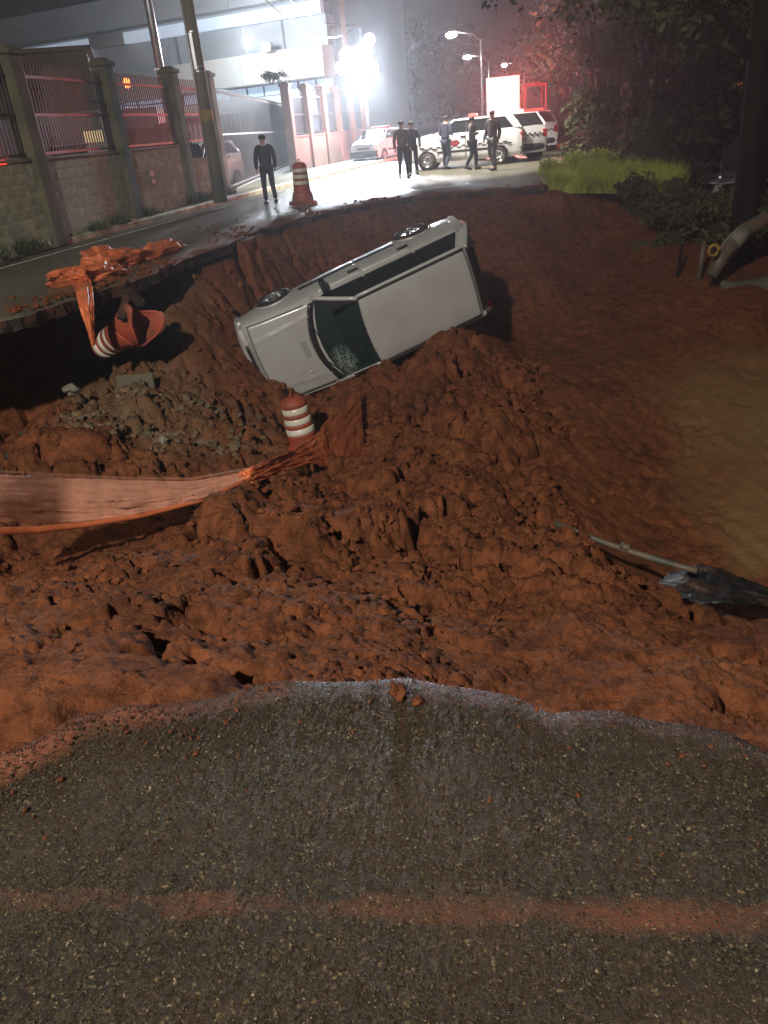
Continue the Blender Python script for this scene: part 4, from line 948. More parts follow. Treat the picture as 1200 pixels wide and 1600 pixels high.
def scatter(name, pos, size, mat, prots, smooth=True, tone=None):
    VV, FF = [], []; off = 0; TT = []
    R_ = rot_batch(len(pos)); pick = RNG.integers(0, len(prots), len(pos))
    for i in range(len(pos)):
        V, F_ = prots[pick[i]]; P_ = (V * size[i]) @ R_[i].T * np.array([1, 1, .85]) + pos[i]; VV.append(P_); FF.append(F_ + off); off += len(V)
        if tone is not None: TT.append(np.repeat([tone[i]], len(V), 0))
    o = fast_mesh(name, np.concatenate(VV), np.concatenate(FF), mat, smooth, 3)
    if tone is not None:
        c_ = o.data.color_attributes.new('tone', 'FLOAT_COLOR', 'POINT'); c_.data.foreach_set('color', np.concatenate(TT).reshape(-1).astype(np.float32))
    return o
# loose clods over the rough part of the heap
wgt = (inn > .5) * (RO ** 1.5) * np.clip(GY, .5, 12) * np.where((GY < 16) & (np.abs(GX) < 9), 1, 0) * (0.25 + msk2)
wgt[:, :] *= 1; pr = wgt.ravel() / wgt.sum(); nC = 15000; ch = RNG.choice(len(pr), nC, p=pr)
szs = (.007 + .045 * RNG.random(nC) ** 5) * np.clip(.35 + soil_v[ch, 1] * .11, .4, 1.5)
pos = soil_v[ch] + np.c_[RNG.uniform(-.01, .01, (nC, 2)), szs * .15]
ton = np.stack([OL.ravel()[ch], 0 * szs, 0 * szs, 1 + 0 * szs], -1)
tag(scatter('soil_clods', pos, szs, MT['soil'], PSML, False, ton), kind='stuff')
# crumbs on the near asphalt close to the break
nG = 700; gx = RNG.uniform(-1.5, 1.3, nG * 6); gy = RNG.uniform(1.0, 2.1, nG * 6); dd = -sdist(gx, gy, rimpoly)
kk = (dd > .01) & (RNG.random(len(dd)) < np.exp(-dd / .16) * np.where(gx < -.4, 1, .2)); gx, gy = gx[kk][:nG], gy[kk][:nG]; sz = .002 + .008 * RNG.random(len(gx)) ** 3
tag(scatter('soil_crumbs', np.c_[gx, gy, .004 + sz * .4], sz, MT['soil'], PSML, True, np.tile([0, 0, 0, 1.], (len(gx), 1))), kind='stuff')
def soil_thing(name, label, cat, u, v, y, size, mat, seed, flat=.75, group=None, box=False, rot=None):
    p_ = AT(u, v, y); z = soil_z(p_[0], p_[1]); p_ = np.array([p_[0], p_[1], max(z + size * .2, p_[2] - .05) if abs(z - p_[2]) < .5 else z + size * .3])
    if box:
        m = MB(); m.box((0, 0, 0), box, taper=.93); o = m.build(name, mat); bevel(o, .012); dm = o
        o.rotation_euler = rot or (0, 0, 0)
    else:
        V, F_ = rock_verts(seed, 3, .75, flat); o = obj_from(name, V * size, [tuple(f) for f in F_], mat, None, True); o.rotation_euler = (seed, seed * 2.1, seed * .7)
        if mat is MT['soil']: pass
    o.location = p_; return tag(o, label, cat, group)
soil_thing('concrete_slab_piece', 'flat dark grey concrete slab stuck upright in the rubble below the torn drum', 'concrete slab', 215, 614, 10.6, .3, MT['mossy'], 1, box=(.54, .09, .32), rot=(-.35, .05, .10))
soil_thing('pale_stone', 'pale broken stone by the dark hollow at left of the rubble', 'stone', 108, 603, 10.3, .10, MT['concrete'], 3, group='pale stones in the olive rubble')
soil_thing('pale_stone', 'small yellowish stone below the dark grey slab', 'stone', 254, 681, 9.1, .05, MT['concrete'], 5, group='pale stones in the olive rubble')
soil_thing('pale_stone', 'smooth greyish stone half sunk in the near heap', 'stone', 283, 982, 3.2, .05, MT['concrete'], 8, group='pale stones in the olive rubble')
# olive concrete rubble below the slab
nR = 1000; uu = RNG.uniform(90, 400, nR); vv = RNG.uniform(590, 715, nR); P3 = np.array([AT(a_, b_, 10.4 - (b_ - 600) * .014) for a_, b_ in zip(uu, vv)]); kz = np.array([soil_z(a_, b_) for a_, b_, _ in P3]); sz = .012 + .07 * RNG.random(nR) ** 4
tag(scatter('concrete_rubble', np.c_[P3[:, :2], kz + sz * .2], sz, MT['olive_stone'], PSML, False), kind='stuff')
# broken wet asphalt lumps hanging under the left of the slab
nR = 320; sz = .012 + .05 * RNG.random(nR) ** 2; ax_ = RNG.uniform(-5.9, -4.3, nR); ay_ = RNG.uniform(8.3, 10.4, nR); P3 = np.array([(a_, b_, soil_z(a_, b_) + .01) for a_, b_ in zip(ax_, ay_)])
tag(scatter('asphalt_rubble', P3, sz, simple('wet_black_asphalt_lumps', (.05, .05, .048), .22, bump=.9, bscale=50), PSML, False), kind='stuff')
# bare aggregate standing out of the worn near asphalt
nA = 42000; ax_ = RNG.uniform(-1.75, 1.75, nA); ay_ = .70 + 1.45 * RNG.random(nA); dda = sdist(ax_, ay_, outline); ok = (dda > .012) & (np.abs(ax_) < ay_ * .72 + .25); ax_, ay_ = ax_[ok], ay_[ok]; sz = .0018 + .0028 * RNG.random(len(ax_)) ** 2.2
agm, agn, agp = nodes('wet_aggregate'); tc_ = N(agn, 'ShaderNodeTexCoord'); vo_ = N(agn, 'ShaderNodeTexVoronoi', Scale=90.0); agn.links.new(tc_.outputs['Object'], vo_.inputs['Vector'])
rc = ramp(agn, N2col(agn, vo_), [(0.0, (.018, .014, .009)), (.5, (.042, .032, .019)), (.9, (.075, .056, .033)), (1.0, (.24, .19, .12))]); agn.links.new(rc.outputs[0], agp.inputs['Base Color']); agp.inputs['Roughness'].default_value = .15
tag(scatter('asphalt_aggregate', np.c_[ax_, ay_, .0 + sz * .1 + np.interp(ay_, [0, 3], [0, 0])], sz, agm, PSML, True), kind='stuff')
# clods thrown onto the far road along the break
nG = 2600; gx = RNG.uniform(-5, 5, nG * 8); gy = RNG.uniform(9, 22, nG * 8); ddp = sdist(gx, gy, outline); ddr = -sdist(gx, gy, rimpoly)
kk = (ddp > .03) & (ddr > 0) & (RNG.random(len(gx)) < np.exp(-ddr / .55) * sstep(.42, .6, fbm(gx * .9, gy * .9, 4, 121))); gx, gy = gx[kk][:nG], gy[kk][:nG]; sz = .012 + .05 * RNG.random(len(gx)) ** 4
tag(scatter('thrown_clods', np.c_[gx, gy, .0 + sz * .2], sz, MT['soil'], PSML, False, np.tile([0, 0, 0, 1.], (len(gx), 1))), kind='stuff')
# the soil lump sitting on the lip of the near asphalt
V, F_ = rock_verts(4.4, 3, .9, 1.35); lump = obj_from('soil_lump', V * .023, [tuple(f) for f in F_], MT['soil'], None, True); q = G(622, 1072, .03); lump.location = (q[0], q[1] - .01, .010)
tag(lump, 'pointed lump of red soil on the lip of the near asphalt', 'soil lump')
V, F_ = rock_verts(9.4, 2, .9, .5); c2 = obj_from('soil_lump', V * .018, [tuple(f) for f in F_], MT['soil'], None, True); q = G(652, 1096, .004); c2.location = (q[0], q[1], .008); tag(c2, 'flat smear of soil just right of the pointed lump', 'soil lump')

# ------------------------------------------------------------------ block wall and iron fence along the pavement
WP = [np.array(q) for q in ((-7.42, 9.9), (-6.72, 13.1), (-5.99, 16.3), (-5.32, 20.0), (-4.56, 23.55), (-3.98, 26.0))]
def brick_mesh(l, h, d, seed):
    bm_ = bmesh.new(); bmesh.ops.create_cube(bm_, size=1)
    for v in bm_.verts: v.co = Vector((v.co.x * l, v.co.y * d, v.co.z * h)) + Vector([random.uniform(-.004, .004) for _ in range(3)])
    bmesh.ops.bevel(bm_, geom=bm_.edges[:], offset=.008, segments=1, affect='EDGES'); me = bpy.data.meshes.new('block'); bm_.to_mesh(me); bm_.free(); me.materials.append(MT['block']); return me
BL = .40; BH = .195; bmeshes = [brick_mesh(BL - .012, BH - .014, .15, i) for i in range(4)]; bhalf = brick_mesh(BL / 2 - .012, BH - .014, .15, 9)
def block_wall(a, b, z0, rows, label):
    a, b = Vector((*a, z0)), Vector((*b, z0)); d = b - a; L_ = d.length; d.normalize(); ang = math.atan2(d.y, d.x)
    root = thing('block_wall', label, 'wall', a, ang, 'grey block walls under the iron fence')
    m = MB(); m.box((L_ / 2, 0, rows * BH / 2), (L_, .147, rows * BH - .01)); m.build('mortar', MT['mortar'], root)
    for r_ in range(rows):
        x = .0 if r_ % 2 == 0 else -BL / 2
        while x < L_ - .02:
            x0, x1 = max(0, x), min(L_, x + BL); 
            if x1 - x0 > .08:
                me = bmeshes[random.randrange(4)] if x1 - x0 > BL * .9 else bhalf
                o = bpy.data.objects.new('block', me); C.objects.link(o); o.parent = root; o.location = ((x0 + x1) / 2, random.uniform(-.004, .004), (r_ + .5) * BH); o.scale.x = (x1 - x0 - .01) / (BL - .012 if me is not bhalf else BL / 2 - .012)
            x += BL
    m = MB(); m.box((L_ / 2, 0, rows * BH + .03), (L_, .22, .06)); bevel(m.build('coping', MT['concrete'], root), .01); return root
def pier(loc, ang, h, wdt, mat, label, group, z0=.15, cap=True, cat='pier'):
    root = thing('fence_pier', label, cat, (loc[0], loc[1], z0), ang, group)
    m = MB(); m.box((0, 0, h / 2), (wdt, wdt, h)); s_ = bevel(m.build('shaft', mat, root), .02)
    if cap:
        m = MB(); m.box((0, 0, h + .05), (wdt + .10, wdt + .10, .10)); m.box((0, 0, h + .13), (wdt + .02, wdt + .02, .08), taper=.6); bevel(m.build('cap', mat, root), .02)
    return root
def fence_panel(a, b, z0, z1, label, group, mat, pitch=.115, rails=(0.02, .45, .86), spike=True):
    a, b = Vector((*a, z0)), Vector((*b, z0)); d = b - a; L_ = d.length; ang = math.atan2(d.y, d.x); root = thing('iron_fence', label, 'fence', a, ang, group); H_ = z1 - z0
    for rr in rails:
        m = MB(); m.box((L_ / 2, 0, H_ * rr), (L_, .035, .05)); m.build('rail', mat, root)
    m = MB()
    for k in range(int(L_ / pitch)):
        x = (k + .5) * pitch; m.box((x, 0, H_ / 2), (.022, .022, H_)); 
    tag(m.build('pickets', mat, root), kind='stuff'); return root
names = ['first', 'second', 'third', 'fourth', 'fifth', 'sixth']
pier_l = ['pier just outside the left edge of the photo', 'mossy block pier at the left end of the iron fence', 'tall mossy pier standing left of the striped shadow panel', 'mossy concrete pier between the red lit bars and the white van', 'mossy concrete pier just left of the utility pole', 'grey pier right behind the utility pole, carrying the gate']
wall_l = ['block wall running in from the left edge of the photo', 'block wall beside the leftmost mossy pier', 'long block wall below the red lit bars', 'block wall with the vent hole, dark weeds at its foot', 'short block wall behind the utility pole']
for i, q in enumerate(WP):
    a = math.atan2(WP[1][1] - WP[0][1], WP[1][0] - WP[0][0])
    if i >= 1: pier(q, a, 3.30, .36, MT['mossy'] if i < 5 else MT['concrete'], pier_l[i], 'piers of the iron fence', .02)
for i in range(5):
    if i < 1: continue
    d = (WP[i + 1] - WP[i]); d /= np.linalg.norm(d); a, b = WP[i] + d * .185, WP[i + 1] - d * .185
    if i < 4: block_wall(a, b, .02, 8, wall_l[i])
    else: block_wall(a, a + (b - a) * .55, .02, 6, wall_l[i])
    fence_panel(a, b, 1.66, 3.22, ['', 'dark picket panel cut by the left edge of the photo', 'picket panel glowing red along its bottom', 'picket panel in front of the white van', 'narrow picket panel beside the utility pole'][i], 'iron picket panels on the block wall', MT['bar'])
# vent hole in the wall
p_ = WP[3] + (WP[4] - WP[3]) * .33; vt = thing('wall_vent', 'square vent block set in the grey block wall', 'vent', (p_[0] + .09, p_[1], .95), math.atan2(WP[4][1] - WP[3][1], WP[4][0] - WP[3][0]))
m = MB(); m.box((0, 0, 0), (.30, .03, .36)); bevel(m.build('vent_frame', MT['concrete'], vt), .008)
for k in range(2):
    m = MB(); m.box((0, -.018, -.09 + .18 * k), (.2, .012, .10)); m.build('vent_opening', MT['black'], vt)
# sliding gate after the last pier
gp0 = WP[5] + np.array([.05, .25]); gp1 = G(457, 262, 0)[:2]; gd = gp1 - gp0; gL = np.linalg.norm(gd); gr = thing('metal_gate', 'long low iron gate between the grey pier and the salmon wall', 'gate', (gp0[0], gp0[1], .05), math.atan2(gd[1], gd[0]))
for zz in (.25, 1.75, 2.95):
    m = MB(); m.box((gL / 2, 0, zz), (gL, .05, .09 if zz > 2 else .06)); m.build('gate_rail', MT['bar'] if zz < 2 else MT['brown'], gr)
m = MB()
for k in range(int(gL / .16)): m.box((k * .16 + .08, 0, 1.6), (.02, .02, 2.9))
tag(m.build('gate_bars', MT['bar'], gr), kind='stuff')

# ------------------------------------------------------------------ salmon wall
SA = G(462, 268, 0)[:2]; sdir = np.array([.285, .958]); SW = [SA + sdir * k for k in (0, 2.6, 5.2, 7.8, 10.4, 13.0)]
sl = ['salmon pier at the near end, bush on its top', 'salmon pier lit bright red', 'second salmon pier from the red lit one', 'slim salmon pier in the middle of the wall', 'salmon pier beside the flood light', 'last salmon pier behind the flood light']
for i, q in enumerate(SW): pier(q, math.atan2(sdir[1], sdir[0]), 3.65, .42, MT['salmon'], sl[i], 'piers of the salmon wall', .0)
for i in range(5):
    a, b = SW[i] + sdir * .215, SW[i + 1] - sdir * .215; L_ = np.linalg.norm(b - a)
    rt = thing('low_wall', ['salmon low wall below the barred opening', 'salmon low wall right of the red lit pier', 'salmon low wall in the middle stretch', 'salmon low wall near the parked hatchback', 'salmon low wall beneath the flood light'][i], 'wall', (a[0], a[1], 0), math.atan2(sdir[1], sdir[0]), 'low walls of the salmon boundary')
    m = MB(); m.box((L_ / 2, 0, .75), (L_, .2, 1.5)); m.build('wall_panel', MT['salmon'], rt); m = MB(); m.box((L_ / 2, 0, 1.53), (L_, .28, .06)); m.build('coping', MT['salmon'], rt)
    fence_panel(a, b, 1.60, 3.5, ['barred opening beside the red lit salmon pier', 'dark bars in the second bay of the salmon wall', 'dark bars in the third bay of the salmon wall', 'dark bars in the fourth bay of the salmon wall', 'dark bars in the bay by the flood light'][i], 'bar panels of the salmon wall', MT['bar'], .13)
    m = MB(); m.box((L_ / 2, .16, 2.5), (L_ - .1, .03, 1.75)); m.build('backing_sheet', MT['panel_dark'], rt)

# ------------------------------------------------------------------ poles and wires
def ground_z(u, v): return G(u, v, .15)
up_ = thing('utility_pole', 'thick brown concrete utility pole with a yellow band at the pavement', 'pole', tuple(G(345, 316, .15)))
m = MB(); m.tube([(0, 0, 0), (0, 0, 4), (0, 0, 8.4)], [.19, .155, .12], 14); m.build('shaft', MT['poleconc'], up_, True)
m = MB(); m.lathe([(.181, 1.95), (.184, 1.96), (.181, 2.2), (.178, 2.21)], 16); m.build('yellow_band', MT['yellow'], up_)
for z in (3.05, 3.15, 3.9, 4.75):
    m = MB(); m.lathe([(.176 - z * .006, z), (.186 - z * .006, z + .005), (.186 - z * .006, z + .04), (.172 - z * .006, z + .045)], 14); m.build('steel_strap', MT['galv'], up_)
m = MB(); m.box((-.02, -.20, 3.5), (.09, .06, .8)); bevel(m.build('conduit_box', MT['galv'], up_), .01)
m = MB(); m.tube([(-.14, -.10, .3), (-.13, -.1, 3), (-.10, -.08, 7.5)], .025, 8); m.build('conduit', MT['galv'], up_, True)
q = AT(252, 115, 27.0); lp_ = thing('steel_mast', 'slender pale steel mast rising behind the fence left of the utility pole', 'mast', (q[0], q[1], 0))
m = MB(); m.tube([(0, 0, 0), (0, 0, 6), (-.02, 0, 14)], [.14, .12, .09], 12); m.build('shaft', MT['galv'], lp_, True)
for z in (3.7, 5.6):
    m = MB(); m.box((.0, 0, z), (.34, .34, .07)); m.build('bracket', MT['galv'], lp_)
up_top = Vector(G(345, 316, .15)) + Vector((0, 0, 7.7))
q = AT(556, 250, 49.5); p2 = thing('utility_pole', 'far salmon lit utility pole standing beside the flood light', 'pole', (q[0], q[1], .1))
m = MB(); m.tube([(0, 0, 0), (0, 0, 8)], [.2, .14], 12); m.build('shaft', MT['salmon'], p2, True); m = MB(); m.box((0, 0, 6.6), (1.6, .1, .12)); m.build('crossarm', MT['brown'], p2)
def wire(name, a, b, sag, label, r_=.012, group='overhead wires'):
    a, b = Vector(a), Vector(b); m = MB(); m.tube([a.lerp(b, t) - Vector((0, 0, sag * 4 * t * (1 - t))) for t in np.linspace(0, 1, 22)], r_, 5, False); return tag(m.build(name, MT['black'], None, True), label, 'wire', group)
wire('overhead_wire', up_top, (q[0] - .5, q[1], 6.8), .9, 'upper cable running from the near pole to the far salmon pole', .02)
wire('overhead_wire', up_top - Vector((0, 0, .9)), (q[0] + .5, q[1], 6.5), 1.4, 'lower sagging cable from the near pole to the far salmon pole', .022)
wire('overhead_wire', (WP[2][0], WP[2][1] + .3, 2.95), (WP[4][0], WP[4][1], 2.7), .25, 'slack cable drooping along the top of the picket fence', .014)

# ------------------------------------------------------------------ the long industrial building beyond the fence
bx, by = -0.6, 56.0; bang = math.atan2(.42, -.91)
bl = thing('industrial_building', 'long grey industrial hall with stacked overhanging fascia bands and a floodlit white front', 'building', (bx, by, 0), bang)
def bbox(name, x0, x1, y0, y1, z0, z1, mat, parent=None, bev=0.0):
    m = MB(); m.box(((x0 + x1) / 2, (y0 + y1) / 2, (z0 + z1) / 2), (abs(x1 - x0), abs(y1 - y0), z1 - z0)); o = m.build(name, mat, parent if parent is not None else bl)
    if bev: bevel(o, bev)
    return o
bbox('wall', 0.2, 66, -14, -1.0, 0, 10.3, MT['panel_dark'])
for k in range(11): bbox('upper_fascia_panel', k * 6 + .03, k * 6 + 5.98, -1.0, 1.5, 8.75, 10.6, MT['panel'], None, .02)
for k in range(22): bbox('translucent_strip_panel', k * 3 + .03, k * 3 + 2.97, .2, .7, 8.08, 8.74, MT['strip_lit'] if k not in (5, 9, 10, 15) else MT['corrugated'])
for k in range(11): bbox('recessed_panel', k * 6 + .02, k * 6 + 5.98, -1.0, .1, 6.42, 8.07, MT['panel'])
for k in range(11): bbox('lower_fascia_panel', k * 6 + .02, k * 6 + 5.98, -.6, 1.1, 4.72, 6.41, MT['white_wall'] if k < 2 else MT['panel'], None, .02)  # panels nearest the wall lamp are whiter, its light put into their colour
for k in range(26):
    w_ = bbox('window_frame', k * 1.3 + .03, k * 1.3 + 1.27, -.8, -.2, 4.02, 4.70, MT['panel_dark']); bbox('pane', k * 1.3 + .08, k * 1.3 + 1.22, -.2, -.16, 4.08, 4.64, MT['window_cool'], w_)  # panes glow to imitate the bluish flood light on their glass
bbox('white_band', .2, 40, -.8, 0.3, 3.3, 4.0, MT['white_wall'])
m = MB(); pr = [(.3 + i * .095, -.5 + .035 * (1 if (i % 4) in (1, 2) else -1)) for i in range(420)]
m.grid([[(x, y, z) for x, y in pr] for z in (1.7, 3.29)]); m.build('corrugated_wall', MT['corrugated'], bl)
bbox('dark_base', .2, 40, -.9, -.2, 0, 1.68, MT['navy'])
bbox('gutter', .0, 64, 1.5, 1.62, 8.72, 8.85, MT['galv'])
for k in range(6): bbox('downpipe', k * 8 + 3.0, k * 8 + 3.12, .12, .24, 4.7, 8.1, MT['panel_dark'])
wl = thing('wall_flood_lamp', 'small bright flood lamp shining on the white front of the hall', 'lamp', tuple(AT(415, 74, 55.3)))
m = MB(); m.box((0, -.05, 0), (.55, .12, .4)); bevel(m.build('housing', MT['galv'], wl), .02); m = MB(); m.box((0, -.12, 0), (.5, .02, .36)); m.build('lens', MT['wall_lens'], wl)
m = MB(); m.tube([(0, .02, 0), (0, .9, .35)], .04, 6); m.build('arm', MT['galv'], wl)

# ------------------------------------------------------------------ things in the yard behind the fence
def place(u, v, y, z=0.0): p = AT(u, v, y); return (float(p[0]), float(p[1]), z)
q = place(85, 130, 34); sh = thing('brown_shed', 'brown board shed on posts at the far left behind the fence', 'shed', q, .25)
m = MB(); m.box((-1.4, 0, 3.9), (5.7, 4, 2.0)); m.build('wall', MT['brown'], sh)
for k in range(19): m = MB(); m.box((-4.1 + k * .3, -2.03, 4.0), (.22, .05, 2.1)); m.build('plank', MT['brown'], sh)
m = MB(); m.box((-1.4, 0, 5.0), (6.1, 4.6, .14)); m.build('roof', MT['brown'], sh)
for x in (-4, -1.4, 1.2): m = MB(); m.box((x, -1.9, 1.45), (.2, .2, 2.9)); m.build('post', MT['brown'], sh)
q = place(105, 215, 30); ct = thing('site_cabin', 'dark navy site cabin with a small lit window behind the picket fence', 'cabin', q, .25)
m = MB(); m.box((0, 0, 1.5), (6.2, 2.4, 2.7)); bevel(m.build('wall', MT['navy'], ct), .03); m = MB(); m.box((.9, -1.22, 2.05), (.75, .04, .62)); f_ = m.build('window_frame', MT['bar'], ct); m = MB(); m.box((.9, -1.245, 2.05), (.62, .02, .5)); m.build('pane', MT['window_lit'], f_)
for k in range(20): m = MB(); m.box((-2.95 + k * .31, -1.215, 1.5), (.10, .03, 2.6)); m.build('rib', MT['navy'], ct)
q = place(203, 215, 31.5); vn = thing('white_van', 'white box van parked behind the fence, its roof edge catching the light', 'van', q, 1.2)
m = MB(); m.box((0, 0, 1.75), (4.6, 2.0, 2.3)); bevel(m.build('cargo_box', MT['white_paint'], vn), .06, 3); m = MB(); m.box((-2.9, 0, 1.2), (1.3, 1.9, 1.5), taper=.85); bevel(m.build('cab', MT['white_paint'], vn), .12, 3)
m = MB(); m.box((-3.38, 0, 1.65), (.2, 1.5, .55)); bevel(m.build('windscreen', MT['glass'], vn), .03)
for x in (-2.8, 1.4):
    for y in (-.95, .95):
        m = MB(); m.lathe([(.2, -.1), (.38, -.1), (.4, 0), (.38, .1), (.2, .1)], 18, Matrix.Translation((x, y, .4)) @ Matrix.Rotation(math.pi / 2, 4, 'X')); m.build('wheel', MT['rubber'], vn, True)
q = place(246, 215, 25.5); sk = thing('rubbish_skip', 'rusty brown skip heaped with earth just behind the fence', 'skip', q, .28)
m = MB(); m.box((0, 0, 1.2), (1.7, 1.3, 1.5), taper=1.08); bevel(m.build('bin_body', MT['brown'], sk), .03)
V, F_ = rock_verts(14.4, 3, .5, .35); o = obj_from('heap', V * .8 + np.array([0, 0, 1.95]), [tuple(f) for f in F_], MT['ground'], sk, True)
for x in (-.6, .6): m = MB(); m.box((x, -.72, 1.2), (.1, .06, 1.5)); m.build('rib', MT['brown'], sk)
q = place(303, 225, 31); pk = make_car('parked_pickup', 'silver car parked behind the utility pole in the yard', 'car', MT['silver'], CarShape(4.2, 1.75, 1.65, 'hatch')); pk.location = q; pk.rotation_euler = (0, 0, -1.9)
rl = thing('tail_light_cluster', 'red tail light glowing low behind the striped fence panel', 'lamp', (-8.9, 21.9, 1.6))
m = MB(); m.box((0, 0, 0), (.4, .1, .14)); bevel(m.build('housing', MT['black'], rl), .02); m = MB(); m.box((0, -.06, 0), (.36, .02, .10)); m.build('lens', MT['redglow'], rl)
q = G(-8, 270)
tl = thing('orange_lantern', 'small orange lantern hanging over the fence rail', 'lamp', place(198, 130, 24, 0)); tl.location.z = float(AT(198, 130, 24)[2])
m = MB(); m.lathe([(.03, -.12), (.09, -.08), (.10, .05), (.05, .12)], 12); m.build('lamp_shade', emit('orange_lamp', (1.0, .25, .06), 5), tl, True)

# ------------------------------------------------------------------ flood light mast and street lamps
fl = thing('flood_light_mast', 'blinding white flood light on a mast beside the salmon wall, lamps enlarged to imitate its bloom', 'flood light', (FLOOD[0], FLOOD[1] + .4, 0))
m = MB(); m.tube([(0, 0.1, 0), (0, 0.1, 6.2)], [.10, .08], 10); m.build('mast', MT['galv'], fl, True)
for (dx_, dz_, rr_) in ((-.75, 5.0, .42), (0.1, 5.1, .46), (-.45, 4.3, .44), (.35, 4.35, .42), (-.1, 3.7, .34), (.42, 5.62, .28), (-1.15, 4.5, .30)):  # lamps enlarged and clustered in a round shape to imitate the bloom
    cm = Matrix.Translation((dx_, 0, dz_)) @ Matrix.Rotation(math.pi / 2, 4, 'X')
    m = MB(); m.lathe([(rr_ * .5, -.18), (rr_ * 1.04, .0), (rr_ * 1.06, .06)], 20, cm); h_ = m.build('lamp_housing', MT['galv'], fl, True); m = MB(); m.lathe([(rr_, .062), (rr_ * .9, .10), (rr_ * .3, .13)], 20, cm); m.build('lens', MT['flood_lens'], h_, True)
def street_lamp(x, y, h, label, aim=-1, lens='lamp_lens', r_=.16):
    o = thing('street_lamp', label, 'street lamp', (x, y, -.3), 0, 'street lamps lining the road into the distance')
    m = MB(); m.tube([(0, 0, 0), (0, 0, h * .55), (0, 0, h - .2)], [.11, .08, .06], 8); m.build('pole', MT['galv'], o, True)
    m = MB(); m.tube([(0, 0, h - .3), (aim * .5, 0, h + .1), (aim * 1.5, 0, h + .3)], .04, 6); m.build('arm', MT['galv'], o, True)
    m = MB(); m.box((aim * 1.75, 0, h + .3), (.7, .3, .14), taper=.8); hd = bevel(m.build('lamp_head', MT['galv'], o), .02)
    m = MB(); m.lathe([(r_ * .9, h + .24), (r_, h + .16), (r_ * .8, h + .06), (.02, h + .02)], 14, Matrix.Translation((aim * 1.8, 0, 0))); m.build('lens', MT[lens], hd, True); return o
sl_ = [(705, 55, 54, .34, 'nearest lit street lamp, highest and brightest in the row'), (730, 90, 74, .34, 'second street lamp down the row, below the brightest one'), (745, 122, 104, .32, 'third street lamp down the row, smaller and lower'), (770, 158, 150, .42, 'fourth street lamp, just above the police car roofs'),
       (677, 143, 120, .34, 'dim street lamp low over the two walking people'), (788, 102, 80, .22, 'bluish street lamp seen through the trees above the truck'), (650, -8, 27, .10, 'warm street lamp at the very top of the view, over the walking pair')]
for (u, v, y, r_, lab) in sl_:
    q = AT(u, v, y)
    if y < 30: continue
    street_lamp(q[0] + 1.8, q[1], q[2] + .15, lab, -1, 'lamp_lens', r_)
bl2 = thing('strobe_beacon', 'white-hot strobe lamp on a short pole between the police cars and the box truck', 'beacon', tuple(AT(788, 172, 42.2)))
m = MB(); m.lathe([(.12, -.3), (.36, -.25), (.38, .1), (.25, .3), (.1, .34)], 16); m.build('lens', MT['beacon_white'], bl2, True); m = MB(); m.tube([(0, 0, -2.6), (0, 0, -.3)], .05, 8); m.build('pole', MT['galv'], bl2)
o = thing('street_lamp', 'street lamp brought nearer on an added long arm to brighten the road and police cars', 'street lamp', (10.6, 29.4, -1.5), 0, 'street lamps lining the road into the distance')  # pole and long arm added to carry the light over the road
m = MB(); m.tube([(0, 0, 0), (0, 0, 4), (0, 0, 9.2)], [.08, .06, .05], 8); m.build('pole', MT['bark'], o, True)
m = MB(); m.tube([(0, 0, 8.8), (-4.0, 0, 9.5), (-8.0, 0, 9.4)], .05, 6); m.build('arm', MT['galv'], o, True)
m = MB(); m.box((-8.4, 0, 9.36), (.8, .34, .14), taper=.8); hd = bevel(m.build('lamp_head', MT['galv'], o), .02); m = MB(); m.box((-8.4, 0, 9.27), (.6, .26, .03)); m.build('lens', MT['lamp_lens'], hd)
# distant small lights among the trees
for (u, v, y, kind_, lab) in [(970, 143, 60, 'redglow', 'small red signal lamp among the dark trees'), (1155, 132, 30, 'redglow', 'red lamp beside the big trunk on the right'), (1012, 147, 62, 'lamp_lens', 'tiny white lamp right of the red signal lamp'), (1192, 112, 50, 'lamp_lens', 'white lamp cut by the right edge of the photo'), (825, 34, 70, 'lamp_lens', 'tiny lamp glint high over the police truck'), (1125, 277, 27, 'lamp_lens', 'lamp glint low in the gap right of the trunk'), (1062, 257, 30, 'lamp_lens', 'lamp glint on the parked cars below the trees')]:
    q = AT(u, v, y); o = thing('distant_lamp', lab, 'lamp', tuple(q), 0, 'small lights beyond the trees'); sz = y / 1200 * (3.4 if kind_ == 'redglow' else 1.8)
    m = MB(); m.lathe([(sz * .4, -sz), (sz, -sz * .5), (sz, sz * .5), (sz * .4, sz)], 10); m.build('lens', MT[kind_] if kind_ == 'redglow' else MT['window_cool'], o, True); m = MB(); m.tube([(0, 0, sz), (0, 0, sz + .5)], .02, 5); m.build('bracket', MT['galv'], o)

